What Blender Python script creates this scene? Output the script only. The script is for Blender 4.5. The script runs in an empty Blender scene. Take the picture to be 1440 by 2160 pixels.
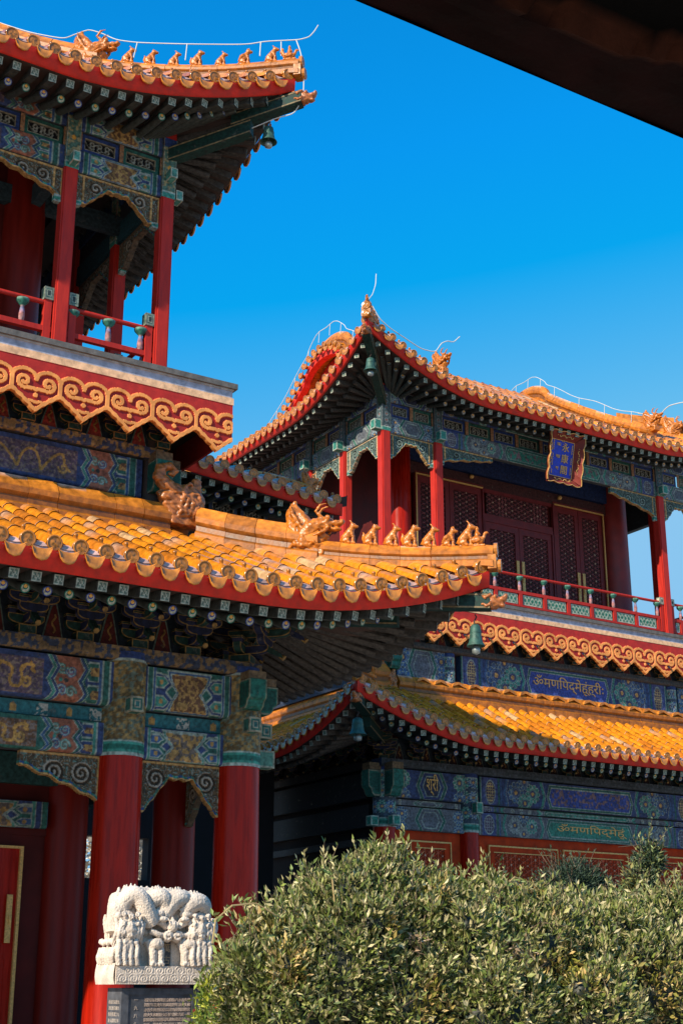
import bpy, bmesh, math, random
import numpy as np
from mathutils import Matrix, Vector
random.seed(7); rng=np.random.default_rng(7)
sc=bpy.context.scene; COL=sc.collection
# ---------------- camera (world X runs along the facades, Y away, metres) ----------------
F=2987.; PIT=math.radians(18.6); YAW=math.radians(57.6)
cW=np.array([math.cos(YAW)*math.cos(PIT),math.sin(YAW)*math.cos(PIT),math.sin(PIT)])
cR=np.array([math.sin(YAW),-math.cos(YAW),0.]); cU=np.cross(cR,cW); CAM=np.array([0,0,1.6])
def ray(x,y): return cW+cR*(x-720)/F+cU*(1080-y)/F
def onY(x,y,Y): d=ray(x,y); return CAM+d*((Y-CAM[1])/d[1])
def onX(x,y,X): d=ray(x,y); return CAM+d*((X-CAM[0])/d[0])
def onD(x,y,c,s=1): d=ray(x,y); return CAM+d*((c-CAM[0]-s*CAM[1])/(d[0]+s*d[1]))
def proj(P):
    v=np.array(P,float)-CAM; w=max(v@cW,1e-3); return 720+F*(v@cR)/w,1080-F*(v@cU)/w
def inframe(P,m=60):
    x,y=proj(P); return -m<x<1440+m and -m<y<2160+m
cam=bpy.data.cameras.new('camera'); cam.sensor_fit='VERTICAL'; cam.sensor_height=36; cam.lens=F/2160*36
cam.clip_start=.05; cam.clip_end=2000
co=bpy.data.objects.new('camera',cam); COL.objects.link(co)
co.matrix_world=Matrix(((cR[0],cU[0],-cW[0],0),(cR[1],cU[1],-cW[1],0),(cR[2],cU[2],-cW[2],1.6),(0,0,0,1)))
sc.camera=co
# ---------------- sun and sky ----------------
S=np.array([-.809,-.263,.525]); S/=np.linalg.norm(S)
EL=math.asin(S[2]); AZ=math.atan2(S[0],S[1])
sl=bpy.data.lights.new('sun','SUN'); sl.energy=5.0; sl.angle=math.radians(.5); sl.color=(1,.88,.70)
so=bpy.data.objects.new('sun',sl); COL.objects.link(so)
so.rotation_euler=Vector(-S).to_track_quat('-Z','Y').to_euler()
w=bpy.data.worlds.new("World"); sc.world=w; w.use_nodes=True; nt=w.node_tree
bg=nt.nodes['Background']; sky=nt.nodes.new('ShaderNodeTexSky'); sky.sky_type='NISHITA'; sky.sun_disc=False
sky.sun_elevation=EL; sky.sun_rotation=AZ; sky.air_density=1.0; sky.dust_density=.15; sky.ozone_density=3.0
hs=nt.nodes.new('ShaderNodeHueSaturation'); hs.inputs['Saturation'].default_value=1.1; hs.inputs['Value'].default_value=1.0
hs.inputs['Hue'].default_value=.5
gr=nt.nodes.new('ShaderNodeVectorMath'); gr.operation='MULTIPLY_ADD'; gr.inputs[1].default_value=(3.3,1.72,2.30); gr.inputs[2].default_value=(-2.68,0,0)
mx0=nt.nodes.new('ShaderNodeVectorMath'); mx0.operation='MAXIMUM'; mx0.inputs[1].default_value=(.02,0,0)
cl=nt.nodes.new('ShaderNodeVectorMath'); cl.operation='MINIMUM'; cl.inputs[1].default_value=(2.0,4.4,6.8)
nt.links.new(sky.outputs[0],hs.inputs['Color']); nt.links.new(hs.outputs[0],gr.inputs[0]); nt.links.new(gr.outputs[0],mx0.inputs[0]); nt.links.new(mx0.outputs[0],cl.inputs[0]); nt.links.new(cl.outputs[0],bg.inputs[0]); bg.inputs[1].default_value=.10
vs=sc.view_settings; vs.view_transform='Standard'; vs.look='None'; vs.exposure=.35; vs.gamma=1; vs.use_curve_mapping=False
# ---------------- mesh builder ----------------
class MB:
    def __init__(s): s.v=[];s.c=[];s.q=[];s.t=[];s.n=0
    def add(s,V,quads=None,tris=None,col=(.5,.5,.5)):
        V=np.asarray(V,float).reshape(-1,3); n=len(V)
        s.v.append(V); c=np.asarray(col,float); c=np.full(3,.4) if c.ndim==0 else c
        s.c.append(np.broadcast_to(c,(n,3)) if c.ndim==1 else c.reshape(-1,3))
        if quads is not None and len(quads): s.q.append(np.asarray(quads,int).reshape(-1,4)+s.n)
        if tris is not None and len(tris): s.t.append(np.asarray(tris,int).reshape(-1,3)+s.n)
        s.n+=n; return s
    def xf(s,M):
        M=np.array(M); s.v=[V@M[:3,:3].T+M[:3,3] for V in s.v]; return s
    def join(s,o,M=None):
        V=np.concatenate(o.v)
        if M is not None: M=np.array(M); V=V@M[:3,:3].T+M[:3,3]
        s.v.append(V); s.c.append(np.concatenate(o.c))
        for a in o.q: s.q.append(a+s.n)
        for a in o.t: s.t.append(a+s.n)
        s.n+=len(V); return s
    def mesh(s,name,m,smooth=False,off=(0,0,0)):
        me=bpy.data.meshes.new(name)
        V=np.concatenate(s.v)-np.array(off); Cc=np.concatenate(s.c)
        q=np.concatenate(s.q) if s.q else np.zeros((0,4),int); t=np.concatenate(s.t) if s.t else np.zeros((0,3),int)
        me.vertices.add(len(V)); me.vertices.foreach_set('co',V.astype(np.float32).ravel())
        L=np.concatenate([q.ravel(),t.ravel()]).astype(np.int32)
        me.loops.add(len(L)); me.loops.foreach_set('vertex_index',L)
        me.polygons.add(len(q)+len(t))
        st=np.concatenate([np.arange(len(q))*4,len(q)*4+np.arange(len(t))*3]).astype(np.int32)
        me.polygons.foreach_set('loop_start',st)
        me.polygons.foreach_set('use_smooth',np.full(len(st),smooth))
        a=me.color_attributes.new('Col','FLOAT_COLOR','POINT')
        a.data.foreach_set('color',np.concatenate([Cc,np.ones((len(V),1))],1).astype(np.float32).ravel())
        me.update(calc_edges=True); me.validate()
        if m: me.materials.append(m)
        return me
BQ=[(0,3,2,1),(4,5,6,7),(0,1,5,4),(1,2,6,5),(2,3,7,6),(3,0,4,7)]
def box(mb,a,b,col=(.5,.5,.5)):
    x0,y0,z0=a;x1,y1,z1=b
    V=[(x0,y0,z0),(x1,y0,z0),(x1,y1,z0),(x0,y1,z0),(x0,y0,z1),(x1,y0,z1),(x1,y1,z1),(x0,y1,z1)]
    for f in BQ: mb.add([V[i] for i in f],[(0,1,2,3)],col=col)
    return mb
def hexa(mb,V,col=(.5,.5,.5)):
    V=np.array(V,float)
    for f in BQ: mb.add(V[list(f)],[(0,1,2,3)],col=col)
    return mb
def boxt(mb,a,b,ci,ct,t=.014):
    """box whose faces carry a raised trim line colour round an inner colour"""
    x0,y0,z0=a;x1,y1,z1=b
    V=np.array([(x0,y0,z0),(x1,y0,z0),(x1,y1,z0),(x0,y1,z0),(x0,y0,z1),(x1,y0,z1),(x1,y1,z1),(x0,y1,z1)],float)
    for f in BQ:
        P=V[list(f)]; c=P.mean(0); e1=np.linalg.norm(P[1]-P[0]);e2=np.linalg.norm(P[2]-P[1])
        k=min(.45,t*2/max(min(e1,e2),1e-4)); 
        u=(P[1]-P[0])/e1; v_=(P[2]-P[1])/e2; tt=k*min(e1,e2)/2
        I=np.array([P[0]+u*tt+v_*tt,P[1]-u*tt+v_*tt,P[2]-u*tt-v_*tt,P[3]+u*tt-v_*tt])
        mb.add(I,[(0,1,2,3)],col=ci)
        for i in range(4):
            j=(i+1)%4; mb.add([P[i],P[j],I[j],I[i]],[(0,1,2,3)],col=ct)
    return mb
def grid(mb,P,col=(.5,.5,.5),wrap=False):
    """P: (n,m,3)"""
    P=np.asarray(P,float); n,m=P.shape[:2]
    i,j=np.meshgrid(np.arange(n-1),np.arange(m if wrap else m-1),indexing='ij'); j2=(j+1)%m
    q=np.stack([i*m+j,i*m+j2,(i+1)*m+j2,(i+1)*m+j],-1).reshape(-1,4)
    c=np.asarray(col,float)
    mb.add(P.reshape(-1,3),q,col=c if c.ndim==1 else c.reshape(-1,3)); return mb
def tube(mb,pts,rad,n=8,col=(.5,.5,.5),cap=True):
    pts=np.asarray(pts,float); rad=np.broadcast_to(rad,(len(pts),)); R=[]
    T=np.gradient(pts,axis=0); T/=np.linalg.norm(T,axis=1)[:,None]+1e-9
    up=np.array([0,0,1.]) if abs(T[0][2])<.9 else np.array([1.,0,0])
    for p,t,r in zip(pts,T,rad):
        a=np.cross(t,up); a/=np.linalg.norm(a)+1e-9; b=np.cross(a,t)
        an=np.arange(n)*2*np.pi/n; R.append(p+r*(np.cos(an)[:,None]*a+np.sin(an)[:,None]*b))
        up=b
    grid(mb,np.array(R),col,wrap=True)
    if cap:
        for k in (0,-1):
            V=np.vstack([R[k],pts[k]]); mb.add(V,tris=[(i,(i+1)%n,n) for i in range(n)],col=col)
    return mb
def lathe(mb,prof,c=(0,0,0),n=16,col=(.5,.5,.5)):
    P=[]
    for r,z in prof:
        a=np.arange(n)*2*np.pi/n; P.append(np.stack([c[0]+r*np.cos(a),c[1]+r*np.sin(a),np.full(n,c[2]+z)],-1))
    if isinstance(col,list): cc=np.repeat(np.array(col,float)[:,None,:],n,1)
    else: cc=col
    grid(mb,np.array(P),cc,wrap=True); return mb
def sweep(mb,path,prof,side,col=(.5,.5,.5),closed=True):
    """path (n,3); prof list of (s,z); side: horizontal unit vector"""
    path=np.asarray(path,float); prof=np.asarray(prof,float); side=np.asarray(side,float)
    P=path[:,None,:]+prof[None,:,0:1]*side+prof[None,:,1:2]*np.array([0,0,1.])
    grid(mb,P,col,wrap=closed)
    for k in (0,-1):
        c=P[k].mean(0); m=len(prof); cl=(.5,.5,.5) if np.asarray(col).ndim>1 else col
        if np.asarray(col).ndim>1: cl=np.asarray(col)[k][0]
        mb.add(np.vstack([P[k],c]),tris=[(i,(i+1)%m,m) for i in range(m)],col=cl)
    return mb
# ---------------- objects ----------------
ORG={}
def tag(o,label=None,cat=None,group=None,kind=None):
    if label: o['label']=label
    if cat: o['category']=cat
    if group: o['group']=group
    if kind: o['kind']=kind
    return o
def thing(name,label,cat,loc=(0,0,0),group=None):
    o=bpy.data.objects.new(name,None); COL.objects.link(o); o.location=loc; o.empty_display_size=.3
    ORG[o.name]=np.array(loc,float); return tag(o,label,cat,group)
def obj(name,mb,m,parent=None,smooth=False,kind=None,label=None):
    off=ORG[parent.name] if parent else np.zeros(3)
    me=mb.mesh(name,m,smooth,off) if isinstance(mb,MB) else mb
    o=bpy.data.objects.new(name,me); COL.objects.link(o)
    if parent: o.parent=parent
    ORG[o.name]=off
    if kind: o['kind']=kind
    if label: o['label']=label
    return o
def inst(name,me,parent,M):
    """instance of a mesh at world matrix M"""
    o=bpy.data.objects.new(name,me); COL.objects.link(o); M=Matrix([list(map(float,r)) for r in np.array(M)])
    if parent:
        o.parent=parent; off=ORG[parent.name]
        # parents carry their root's translation once only
        M=Matrix.Translation(Vector(-off))@M
    o.matrix_basis=M; ORG[o.name]=off if parent else np.zeros(3); return o
def frame_M(p,x,y,z,sx=1,sy=1,sz=1):
    x=np.array(x,float);y=np.array(y,float);z=np.array(z,float)
    M=np.eye(4);M[:3,0]=x*sx;M[:3,1]=y*sy;M[:3,2]=z*sz;M[:3,3]=p;return M
# ---------------- materials ----------------
def mat(name,col=None,rough=.5,nz=6.,amt=.15,bump=.0,bs=40.,metal=0.,coat=0.,dirt=None,dz=1.5,dlo=.55,spec=.5,stretch=None,crev_shade=None):
    m=bpy.data.materials.new(name); m.use_nodes=True; n=m.node_tree; L=n.links; b=n.nodes['Principled BSDF']
    tc=n.nodes.new('ShaderNodeTexCoord'); src=tc.outputs['Object']
    if stretch:
        mp=n.nodes.new('ShaderNodeMapping'); mp.inputs['Scale'].default_value=stretch; L.new(src,mp.inputs[0]); src=mp.outputs[0]
    t=n.nodes.new('ShaderNodeTexNoise'); t.inputs['Scale'].default_value=nz; t.inputs['Detail'].default_value=6; L.new(src,t.inputs['Vector'])
    r=n.nodes.new('ShaderNodeMapRange'); r.inputs['To Min'].default_value=1-amt*1.6; r.inputs['To Max'].default_value=1+amt*1.6
    r.inputs['From Min'].default_value=.25; r.inputs['From Max'].default_value=.75
    L.new(t.outputs['Fac'],r.inputs['Value'])
    if col is None:
        a=n.nodes.new('ShaderNodeAttribute'); a.attribute_name='Col'; base=a.outputs['Color']
    else:
        a=n.nodes.new('ShaderNodeRGB'); a.outputs[0].default_value=(*col,1); base=a.outputs[0]
    mx=n.nodes.new('ShaderNodeVectorMath'); mx.operation='SCALE'; L.new(base,mx.inputs[0]); L.new(r.outputs[0],mx.inputs['Scale']); out=mx.outputs[0]
    if dirt:
        t2=n.nodes.new('ShaderNodeTexNoise'); t2.inputs['Scale'].default_value=dz; t2.inputs['Detail'].default_value=9; t2.inputs['Roughness'].default_value=.7; L.new(src,t2.inputs['Vector'])
        r2=n.nodes.new('ShaderNodeMapRange'); r2.inputs['From Min'].default_value=dlo; r2.inputs['From Max'].default_value=dlo+.1; L.new(t2.outputs['Fac'],r2.inputs['Value'])
        mm=n.nodes.new('ShaderNodeMix'); mm.data_type='RGBA'; L.new(r2.outputs[0],mm.inputs[0]); L.new(out,mm.inputs[6]); mm.inputs[7].default_value=(*dirt,1); out=mm.outputs[2]
    if crev_shade:   # crevice shade painted as a darker colour in the carving's hollows
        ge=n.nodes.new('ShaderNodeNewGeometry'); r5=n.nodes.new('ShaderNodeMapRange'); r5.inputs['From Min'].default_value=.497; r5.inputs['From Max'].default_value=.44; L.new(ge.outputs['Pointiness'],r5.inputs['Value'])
        m5=n.nodes.new('ShaderNodeMix'); m5.data_type='RGBA'; L.new(r5.outputs[0],m5.inputs[0]); L.new(out,m5.inputs[6]); m5.inputs[7].default_value=(*crev_shade,1); out=m5.outputs[2]
    L.new(out,b.inputs['Base Color'])
    rr=n.nodes.new('ShaderNodeMapRange'); rr.inputs['To Min'].default_value=max(.05,rough-.12); rr.inputs['To Max'].default_value=min(1,rough+.15); L.new(t.outputs['Fac'],rr.inputs['Value']); L.new(rr.outputs[0],b.inputs['Roughness'])
    b.inputs['Metallic'].default_value=metal; b.inputs['Specular IOR Level'].default_value=spec
    if coat: b.inputs['Coat Weight'].default_value=coat; b.inputs['Coat Roughness'].default_value=.15
    if bump:
        t3=n.nodes.new('ShaderNodeTexNoise'); t3.inputs['Scale'].default_value=bs; t3.inputs['Detail'].default_value=5; L.new(src,t3.inputs['Vector'])
        bp=n.nodes.new('ShaderNodeBump'); bp.inputs['Strength'].default_value=bump; bp.inputs['Distance'].default_value=.02; L.new(t3.outputs['Fac'],bp.inputs['Height']); L.new(bp.outputs[0],b.inputs['Normal'])
    return m
M_tile=mat('glazed_tile',None,.24,9,.26,.12,14,coat=.25,dirt=(.50,.36,.30),dz=5,dlo=.655)
M_ridge=mat('glazed_ridge',None,.46,8,.32,.2,20,dirt=(.40,.24,.17),dz=5,dlo=.65)
M_orn=mat('glazed_ornament',None,.34,14,.28,.35,30,crev_shade=(.10,.035,.01))
M_paint=mat('painted_timber',None,.66,16,.42,.10,60,dirt=(.13,.115,.10),dz=7,dlo=.60,spec=.3)
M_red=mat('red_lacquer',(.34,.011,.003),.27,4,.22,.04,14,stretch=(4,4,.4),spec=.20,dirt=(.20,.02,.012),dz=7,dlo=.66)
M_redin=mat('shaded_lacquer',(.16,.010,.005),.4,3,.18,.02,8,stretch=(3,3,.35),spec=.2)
M_redp=mat('red_painted_post',(.46,.023,.014),.6,5,.14,.05,20,stretch=(3,3,.5),spec=.3)
M_door=mat('maroon_door',(.15,.018,.018),.5,5,.16,.05,20,spec=.3)
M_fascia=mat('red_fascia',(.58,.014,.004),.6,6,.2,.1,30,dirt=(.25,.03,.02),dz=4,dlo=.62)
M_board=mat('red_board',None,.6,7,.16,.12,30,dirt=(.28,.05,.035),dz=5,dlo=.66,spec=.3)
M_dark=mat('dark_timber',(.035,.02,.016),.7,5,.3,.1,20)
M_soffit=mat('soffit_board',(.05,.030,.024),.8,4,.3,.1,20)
M_stone=mat('deck_stone',None,.8,8,.25,.2,25,dirt=(.16,.13,.12),dz=3,dlo=.6)
M_wall=mat('dark_red_wall',(.085,.010,.008),.6,2,.2,.05,10,spec=.2)
M_marble=mat('white_marble',(.70,.59,.49),.8,10,.16,.5,70,dirt=(.46,.37,.29),dz=7,dlo=.60,crev_shade=(.20,.15,.11))
M_black=mat('black_stone',(.085,.09,.105),.45,14,.3,.1,50)
M_gold=mat('gilding',(.66,.38,.11),.45,30,.25,.3,60,metal=.1)
M_bronze=mat('bronze_patina',(.035,.10,.08),.55,12,.35,.25,40,metal=.2,dirt=(.05,.07,.06),dz=12,dlo=.58)
M_wire=mat('wire',(.62,.62,.60),.5,6,.05)
M_blue=mat('plaque_blue',(.012,.035,.42),.55,14,.25,.1,40)
M_leaf=mat('leaf',None,.52,40,.12,0,40,spec=.45)
M_bark=mat('bark',(.16,.11,.07),.85,20,.3,.4,60)
M_ground=mat('stone_paving',(.46,.36,.27),.85,3,.2,.2,20)
M_fg0=mat('old_dark_red_paint',(.028,.009,.009),.75,6,.35,.5,18)
YEL=np.array((.64,.212,.010)); ORA=np.array((.54,.19,.022))
# ---------------- roofs ----------------
class Eave:
    """one side of a hipped eave: u runs along the eave from the hip corner, o points outward"""
    def __init__(s,Pc,ud,od,z0,lift,Lf,p,fl,OV,a,b,L,D,ug=None,lift2=True,spacing=.38):
        s.Pc=np.array([*Pc,0.]);s.ud=np.array([*ud,0.]);s.od=np.array([*od,0.]);s.z0=z0;s.lift=lift;s.Lf=Lf;s.p=p;s.fl=fl;s.OV=OV;s.a=a;s.b=b;s.L=L;s.D=D;s.ug=ug;s.lift2=lift2;s.sp=spacing
    def f(s,u):
        k=np.clip(1-(u+s.fl)/s.Lf,0,1)**s.p
        if s.lift2: k=k+np.clip(1-(s.L-u+s.fl)/s.Lf,0,1)**s.p
        return k
    def ze(s,u): return s.z0+s.lift*s.f(u)
    def oe(s,u): return s.fl*s.f(u)
    def rise(s,d): return s.a*d+s.b*d*d
    def z(s,u,o): return s.ze(u)+s.rise(s.oe(u)-o)
    def oend(s,u):
        if s.ug is not None and s.ug<u<s.L-s.ug: return -s.D
        h=-min(u,s.L-u) if s.lift2 else -u
        return max(h,-s.D) if s.ug is None else h
    def W(s,u,o,z): 
        u=np.asarray(u,float)
        return s.Pc+u[...,None]*s.ud+np.asarray(o,float)[...,None]*s.od+np.asarray(z,float)[...,None]*np.array([0,0,1.])
    def hip(s,t):
        """point on the hip at inward plan distance t (per axis) from the corner tip"""
        u=t-s.fl; return s.W(u,-u,s.z(u,-u))
def tilecol(k=1.,j=.16):
    c=(YEL if rng.random()<.8 else YEL*np.array((.78,.72,1.2)))*(1+rng.normal(0,j*.6))*k
    if rng.random()<.07: c=np.array((.55,.33,.16))
    return np.clip(c,.01,.9)
def disc(mb,p,n,r=.115,face=True):
    """round eave-tile end with rim and coiled relief, facing n"""
    n=np.array(n,float);n/=np.linalg.norm(n); a=np.cross(n,(0,0,1.));a/=np.linalg.norm(a);b=np.cross(a,n)
    rr=[(r,-.05),(r,.010),(r*.84,.013),(r*.79,.004),(r*.52,.009),(r*.26,.011),(0.001,.013)]
    N=14;P=[];C=[]; ph=rng.random()*6
    for k,(q,h) in enumerate(rr):
        an=np.arange(N)*2*np.pi/N; hh=np.full(N,h); c=np.tile(ORA*.85,(N,1))
        if k in(4,5): 
            s_=np.sin(an*2+ph+q*55)+.7*np.sin(an*5-ph); hh=h+.005*s_; c=c*(.78+.36*(s_>0))[:,None]
        if k==3: c=c*.55
        P.append(p+q*(np.cos(an)[:,None]*a+np.sin(an)[:,None]*b)+hh[:,None]*n);C.append(c)
    grid(mb,np.array(P),np.array(C),wrap=True)
def drip(mb,p,n,w=.168,h=.205):
    """ogee drip tile hanging between two discs"""
    n=np.array(n,float);n/=np.linalg.norm(n);a=np.cross(n,(0,0,1.));a/=np.linalg.norm(a);b=np.array([0,0,1.])
    xs=np.linspace(-1,1,9);top=-.055+.055*xs**2-.02
    lob=-h*(1-np.abs(xs)**3.2)*(.88+.09*np.abs(np.cos(xs*1.5*np.pi)))-.05+0*xs; lob=np.minimum(lob,top-.02)
    P=[];C=[]
    for k,t in enumerate((0,0.12,.55,.9,1.)):
        z=top*(1-t)+lob*t; off=.02+.03*t+(.012 if k in(1,3) else 0)+(.01*np.sin(xs*9+k) if k==2 else 0)
        P.append(p+(xs*w*(1-.12*t))[:,None]*a+z[:,None]*b+(off+0*xs)[:,None]*n); C.append(np.tile(ORA*(1.1 if k!=2 else .8),(9,1)))
    P.append(P[-1]-.03*n); C.append(C[-1]*.6)
    grid(mb,np.array(P),np.array(C))
def tile_field(E,umax=None,nails=True,detail=True,plaster=.5):
    """rows of half-round cover tiles, pan tiles, disc and drip ends"""
    mb=MB(); n=E.od; umax=umax or E.L
    us=np.arange(-E.fl+.17,umax,E.sp); ang=np.linspace(0,np.pi,7)
    for i,u in enumerate(us):
        oe=float(E.oe(u)); en=E.oend(u); Lr=oe-en
        if Lr<.12: 
            continue
        nt_=max(1,int(round(Lr/.52))); ds=np.linspace(0,Lr,nt_+1); r0=.122
        for k in range(nt_):
            d=np.array([ds[k],ds[k]+.03,ds[k+1]+.015]); o=oe-d; z=E.ze(u)+E.rise(d)
            rad=np.array([r0*1.06,r0*1.06,r0*.93]); P=[]
            for dd in range(3):
                c=E.W(u,o[dd],z[dd]); P.append(c+rad[dd]*(np.cos(ang)[:,None]*E.ud)+rad[dd]*np.sin(ang)[:,None]*np.array([0,0,1.])*1.05+np.array([0,0,-.03]))
            tc_=np.tile(tilecol(),(3,7,1)); 
            if rng.random()<.55: tc_[0]=(.50,.30,.20)
            if rng.random()<.12: tc_[2]=(.46,.27,.18)
            grid(mb,np.array(P),tc_)
        c=E.W(u,oe,E.ze(u)); disc(mb,c,n+np.array([0,0,-.12]))
        if nails and detail and inframe(c):
            zz=E.ze(u)+E.rise(.22)+.07; q=E.W(u,oe-.22,zz)
            lathe(mb,[(.03,-.02),(.03,.05),(.036,.055),(.03,.085),(.001,.1)],q,7,ORA*.7)
        # pan between this row and the next
        u2=u+E.sp/2
        oe2=float(E.oe(u2)); en2=E.oend(u2); L2=oe2-en2
        if L2<.1: continue
        m=max(1,int(L2/.2)) if detail else max(1,int(L2/.5)); d=np.linspace(0,L2,m+1); xs=np.linspace(-1,1,5)
        for k in range(m):
            P=[]
            for dd,dz in ((d[k],.0),(d[k+1]+.02,-.03)):
                uu=u2+xs*E.sp*.5; z=E.ze(uu)+E.rise(dd)-.075+.05*xs**2+dz; P.append(E.W(uu,np.full(5,oe2-dd),z))
            cc=tilecol(.75)
            if k<2 and rng.random()<plaster: cc=np.array((.58,.36,.30))*(.8+.3*rng.random())
            grid(mb,np.array(P),cc)
        drip(mb,E.W(u2,oe2+.01,E.ze(u2)-.035),n+np.array([0,0,-.25]))
        # mortar bedding above the drip tile
        P=[E.W(u2+xs*E.sp*.40,np.full(5,oe2-.005),E.ze(u2)-.13+0*xs),E.W(u2+xs*E.sp*.36,np.full(5,oe2-.02),E.ze(u2)-.02+.02*xs**2),E.W(u2+xs*E.sp*.30,np.full(5,oe2-.16),E.ze(u2)+.05+0*xs)]
        grid(mb,np.array(P),np.array((.60,.38,.33))*(.75+.4*rng.random()))
    return mb
def sheet(E,offs,umax=None,col=(.05,.03,.02)):
    """sheet hanging under the eave: offs list of (inset, dz, weight of the corner lift)"""
    umax=umax or E.L; us=np.linspace(-E.fl+.02,umax,90); mb=MB(); P=[]
    for d,dz,wt in offs:
        o=E.oe(us)-d; 
        hipo=-np.minimum(us,E.L-us) if E.lift2 else -us
        o=np.maximum(o,hipo)
        P.append(E.W(us,o,E.z0+E.lift*E.f(us)*wt+dz))
    grid(mb,np.array(P),col); return mb
def mk_fly():
    mb=MB(); s=.07; box(mb,(0.02,-s,-s),(1,s,s),(.05,.055,.05))
    # end face: pale-green fret on dark green
    g=(.10,.17,.14);p=(.30,.33,.27); n=7; pat=["#######","#..#..#","#.##.##","#.#.#.#","##.##.#","#..#..#","#######"]
    for i in range(n):
        for j in range(n):
            c=p if pat[i][j]=='#' else g; h=0. if pat[i][j]=='#' else .006
            y0=-s+2*s*j/n;y1=y0+2*s/n;z0=s-2*s*(i+1)/n;z1=z0+2*s/n
            mb.add([(h,y0,z0),(h,y1,z0),(h,y1,z1),(h,y0,z1)],[(0,1,2,3)],col=c)
    return mb.mesh('flying_rafter',M_paint)
def mk_round(c1,c2=(.36,.39,.32)):
    mb=MB(); n=12;a=np.arange(n)*2*np.pi/n;r=.072
    P=[np.stack([np.full(n,x),r*np.cos(a),r*np.sin(a)],-1) for x in (0,1)]; grid(mb,np.array(P),(.05,.06,.055),wrap=True)
    R=[]; C=[]
    for q,cy,c in ((1,0,c1),(.80,.0,c1),(.79,.0,c2),(.55,.25,c2),(.54,.25,c1),(.40,.4,c1),(.39,.42,(.75,.42,.10)),(.001,.45,(.75,.42,.10))):
        R.append(np.stack([np.zeros(n)-.002,q*r*np.cos(a),q*r*np.sin(a)+cy*r],-1)); C.append(np.tile(np.array(c,float),(n,1)))
    grid(mb,np.array(R),np.array(C),wrap=True); return mb.mesh('round_rafter',M_paint,True)
ME_fly=mk_fly(); ME_rA=mk_round((.015,.15,.11)); ME_rB=mk_round((.03,.06,.28))
ME_rP=mk_round((.12,.13,.13),(.27,.27,.25))
def rafters(E,parent,umax,sp=.32,plain=False,stuff=False,start=.18):
    us=np.arange(-E.fl+start,umax,sp); OV=E.OV; far=OV+.5
    mbs=MB() if stuff else None
    for i,u in enumerate(us):
        uin=u if u>far else far-(far-u)*.12
        for kind in (0,1):
            d0,dz0,d1=(.2,-.445,1.25) if kind==0 else (.62,-.51,OV+.1)
            def pt(d,dz,wt):
                t=np.clip((d-.2)/(OV-.2),0,1); uu=u*(1-t)+uin*t; return E.W(uu,float(E.oe(u))*(1-t)-d,E.z0+E.lift*float(E.f(u))*wt+dz)
            if kind==0: A=pt(d0,dz0,1.);B=pt(d1,dz0+.25*(d1-d0),.80)
            else: A=pt(d0,dz0,.97);B=pt(d1,dz0+.42*(d1-d0),.12)
            if kind==1 and u<.25: continue
            x=B-A;l=np.linalg.norm(x);x/=l; y=np.cross((0,0,1.),x);y/=np.linalg.norm(y);z=np.cross(x,y)
            M=frame_M(A,x,y,z,l)
            if stuff:
                s=.07
                if kind==0: b=MB();box(b,(0,-s,-s),(1,s,s),(.055,.05,.045)); b2=MB(); b2.add([(-.004,-s,-s),(-.004,s,-s),(-.004,s,s),(-.004,-s,s)],[(0,1,2,3)],col=(.35,.36,.3)); b2.add([(-.006,-s*.6,-s*.6),(-.006,s*.6,-s*.6),(-.006,s*.6,s*.6),(-.006,-s*.6,s*.6)],[(0,1,2,3)],col=(.1,.16,.13)); mbs.join(b,M);mbs.join(b2,M)
                else: b=MB();tube(b,[(0,0,0),(1,0,0)],.07,8,(.06,.055,.05)); mbs.join(b,M)
            elif inframe(A):
                me=ME_fly if kind==0 else (ME_rP if plain else (ME_rA if i%2 else ME_rB))
                inst('flying_rafter' if kind==0 else 'round_rafter',me,parent,M)
    if stuff and mbs.n: obj('side_rafters',mbs,M_paint,parent,kind='stuff')
RPROF=[(-.17,-.10),(-.18,.03),(-.13,.07),(-.12,.14),(-.16,.19),(-.17,.26),(-.10,.36),(-.04,.43),(.04,.43),(.10,.36),(.17,.26),(.16,.19),(.12,.14),(.13,.07),(.18,.03),(.17,-.10)]
def ridge(path,side,scale=1.,col=None,hs=1.):
    """ridge of glazed blocks, joint every half metre"""
    path=np.asarray(path,float); seg=np.linalg.norm(np.diff(path,axis=0),axis=1); L=np.concatenate([[0],np.cumsum(seg)])
    n=max(1,int(L[-1]/.5)); mb=MB(); prof=np.array(RPROF)*scale; prof[:,1]*=hs
    for k in range(n):
        a,b=L[-1]*k/n+.004,L[-1]*(k+1)/n-.004; ts=np.linspace(a,b,4)
        P=np.stack([np.interp(ts,L,path[:,i]) for i in range(3)],-1); c=(ORA*.86*np.array((1,.88,.6)) if col is None else np.array(col))*(1+rng.normal(0,.1)); 
        cc=np.tile(c,(4,len(prof),1)); cc[:,[3,2,12,13]]*=.45; cc[:,6:10]*=np.array((1.25,1.3,1.3))
        if rng.random()<.25: cc[:,7:9]=(.55,.33,.25)
        sweep(mb,P+rng.normal(0,.003,3),prof,side,cc)
    sweep(mb,path,np.stack([prof[:,0]*.86,prof[:,1]*.97-.004],-1),side,ORA*np.array((.8,.7,.6)))
    return mb
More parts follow.
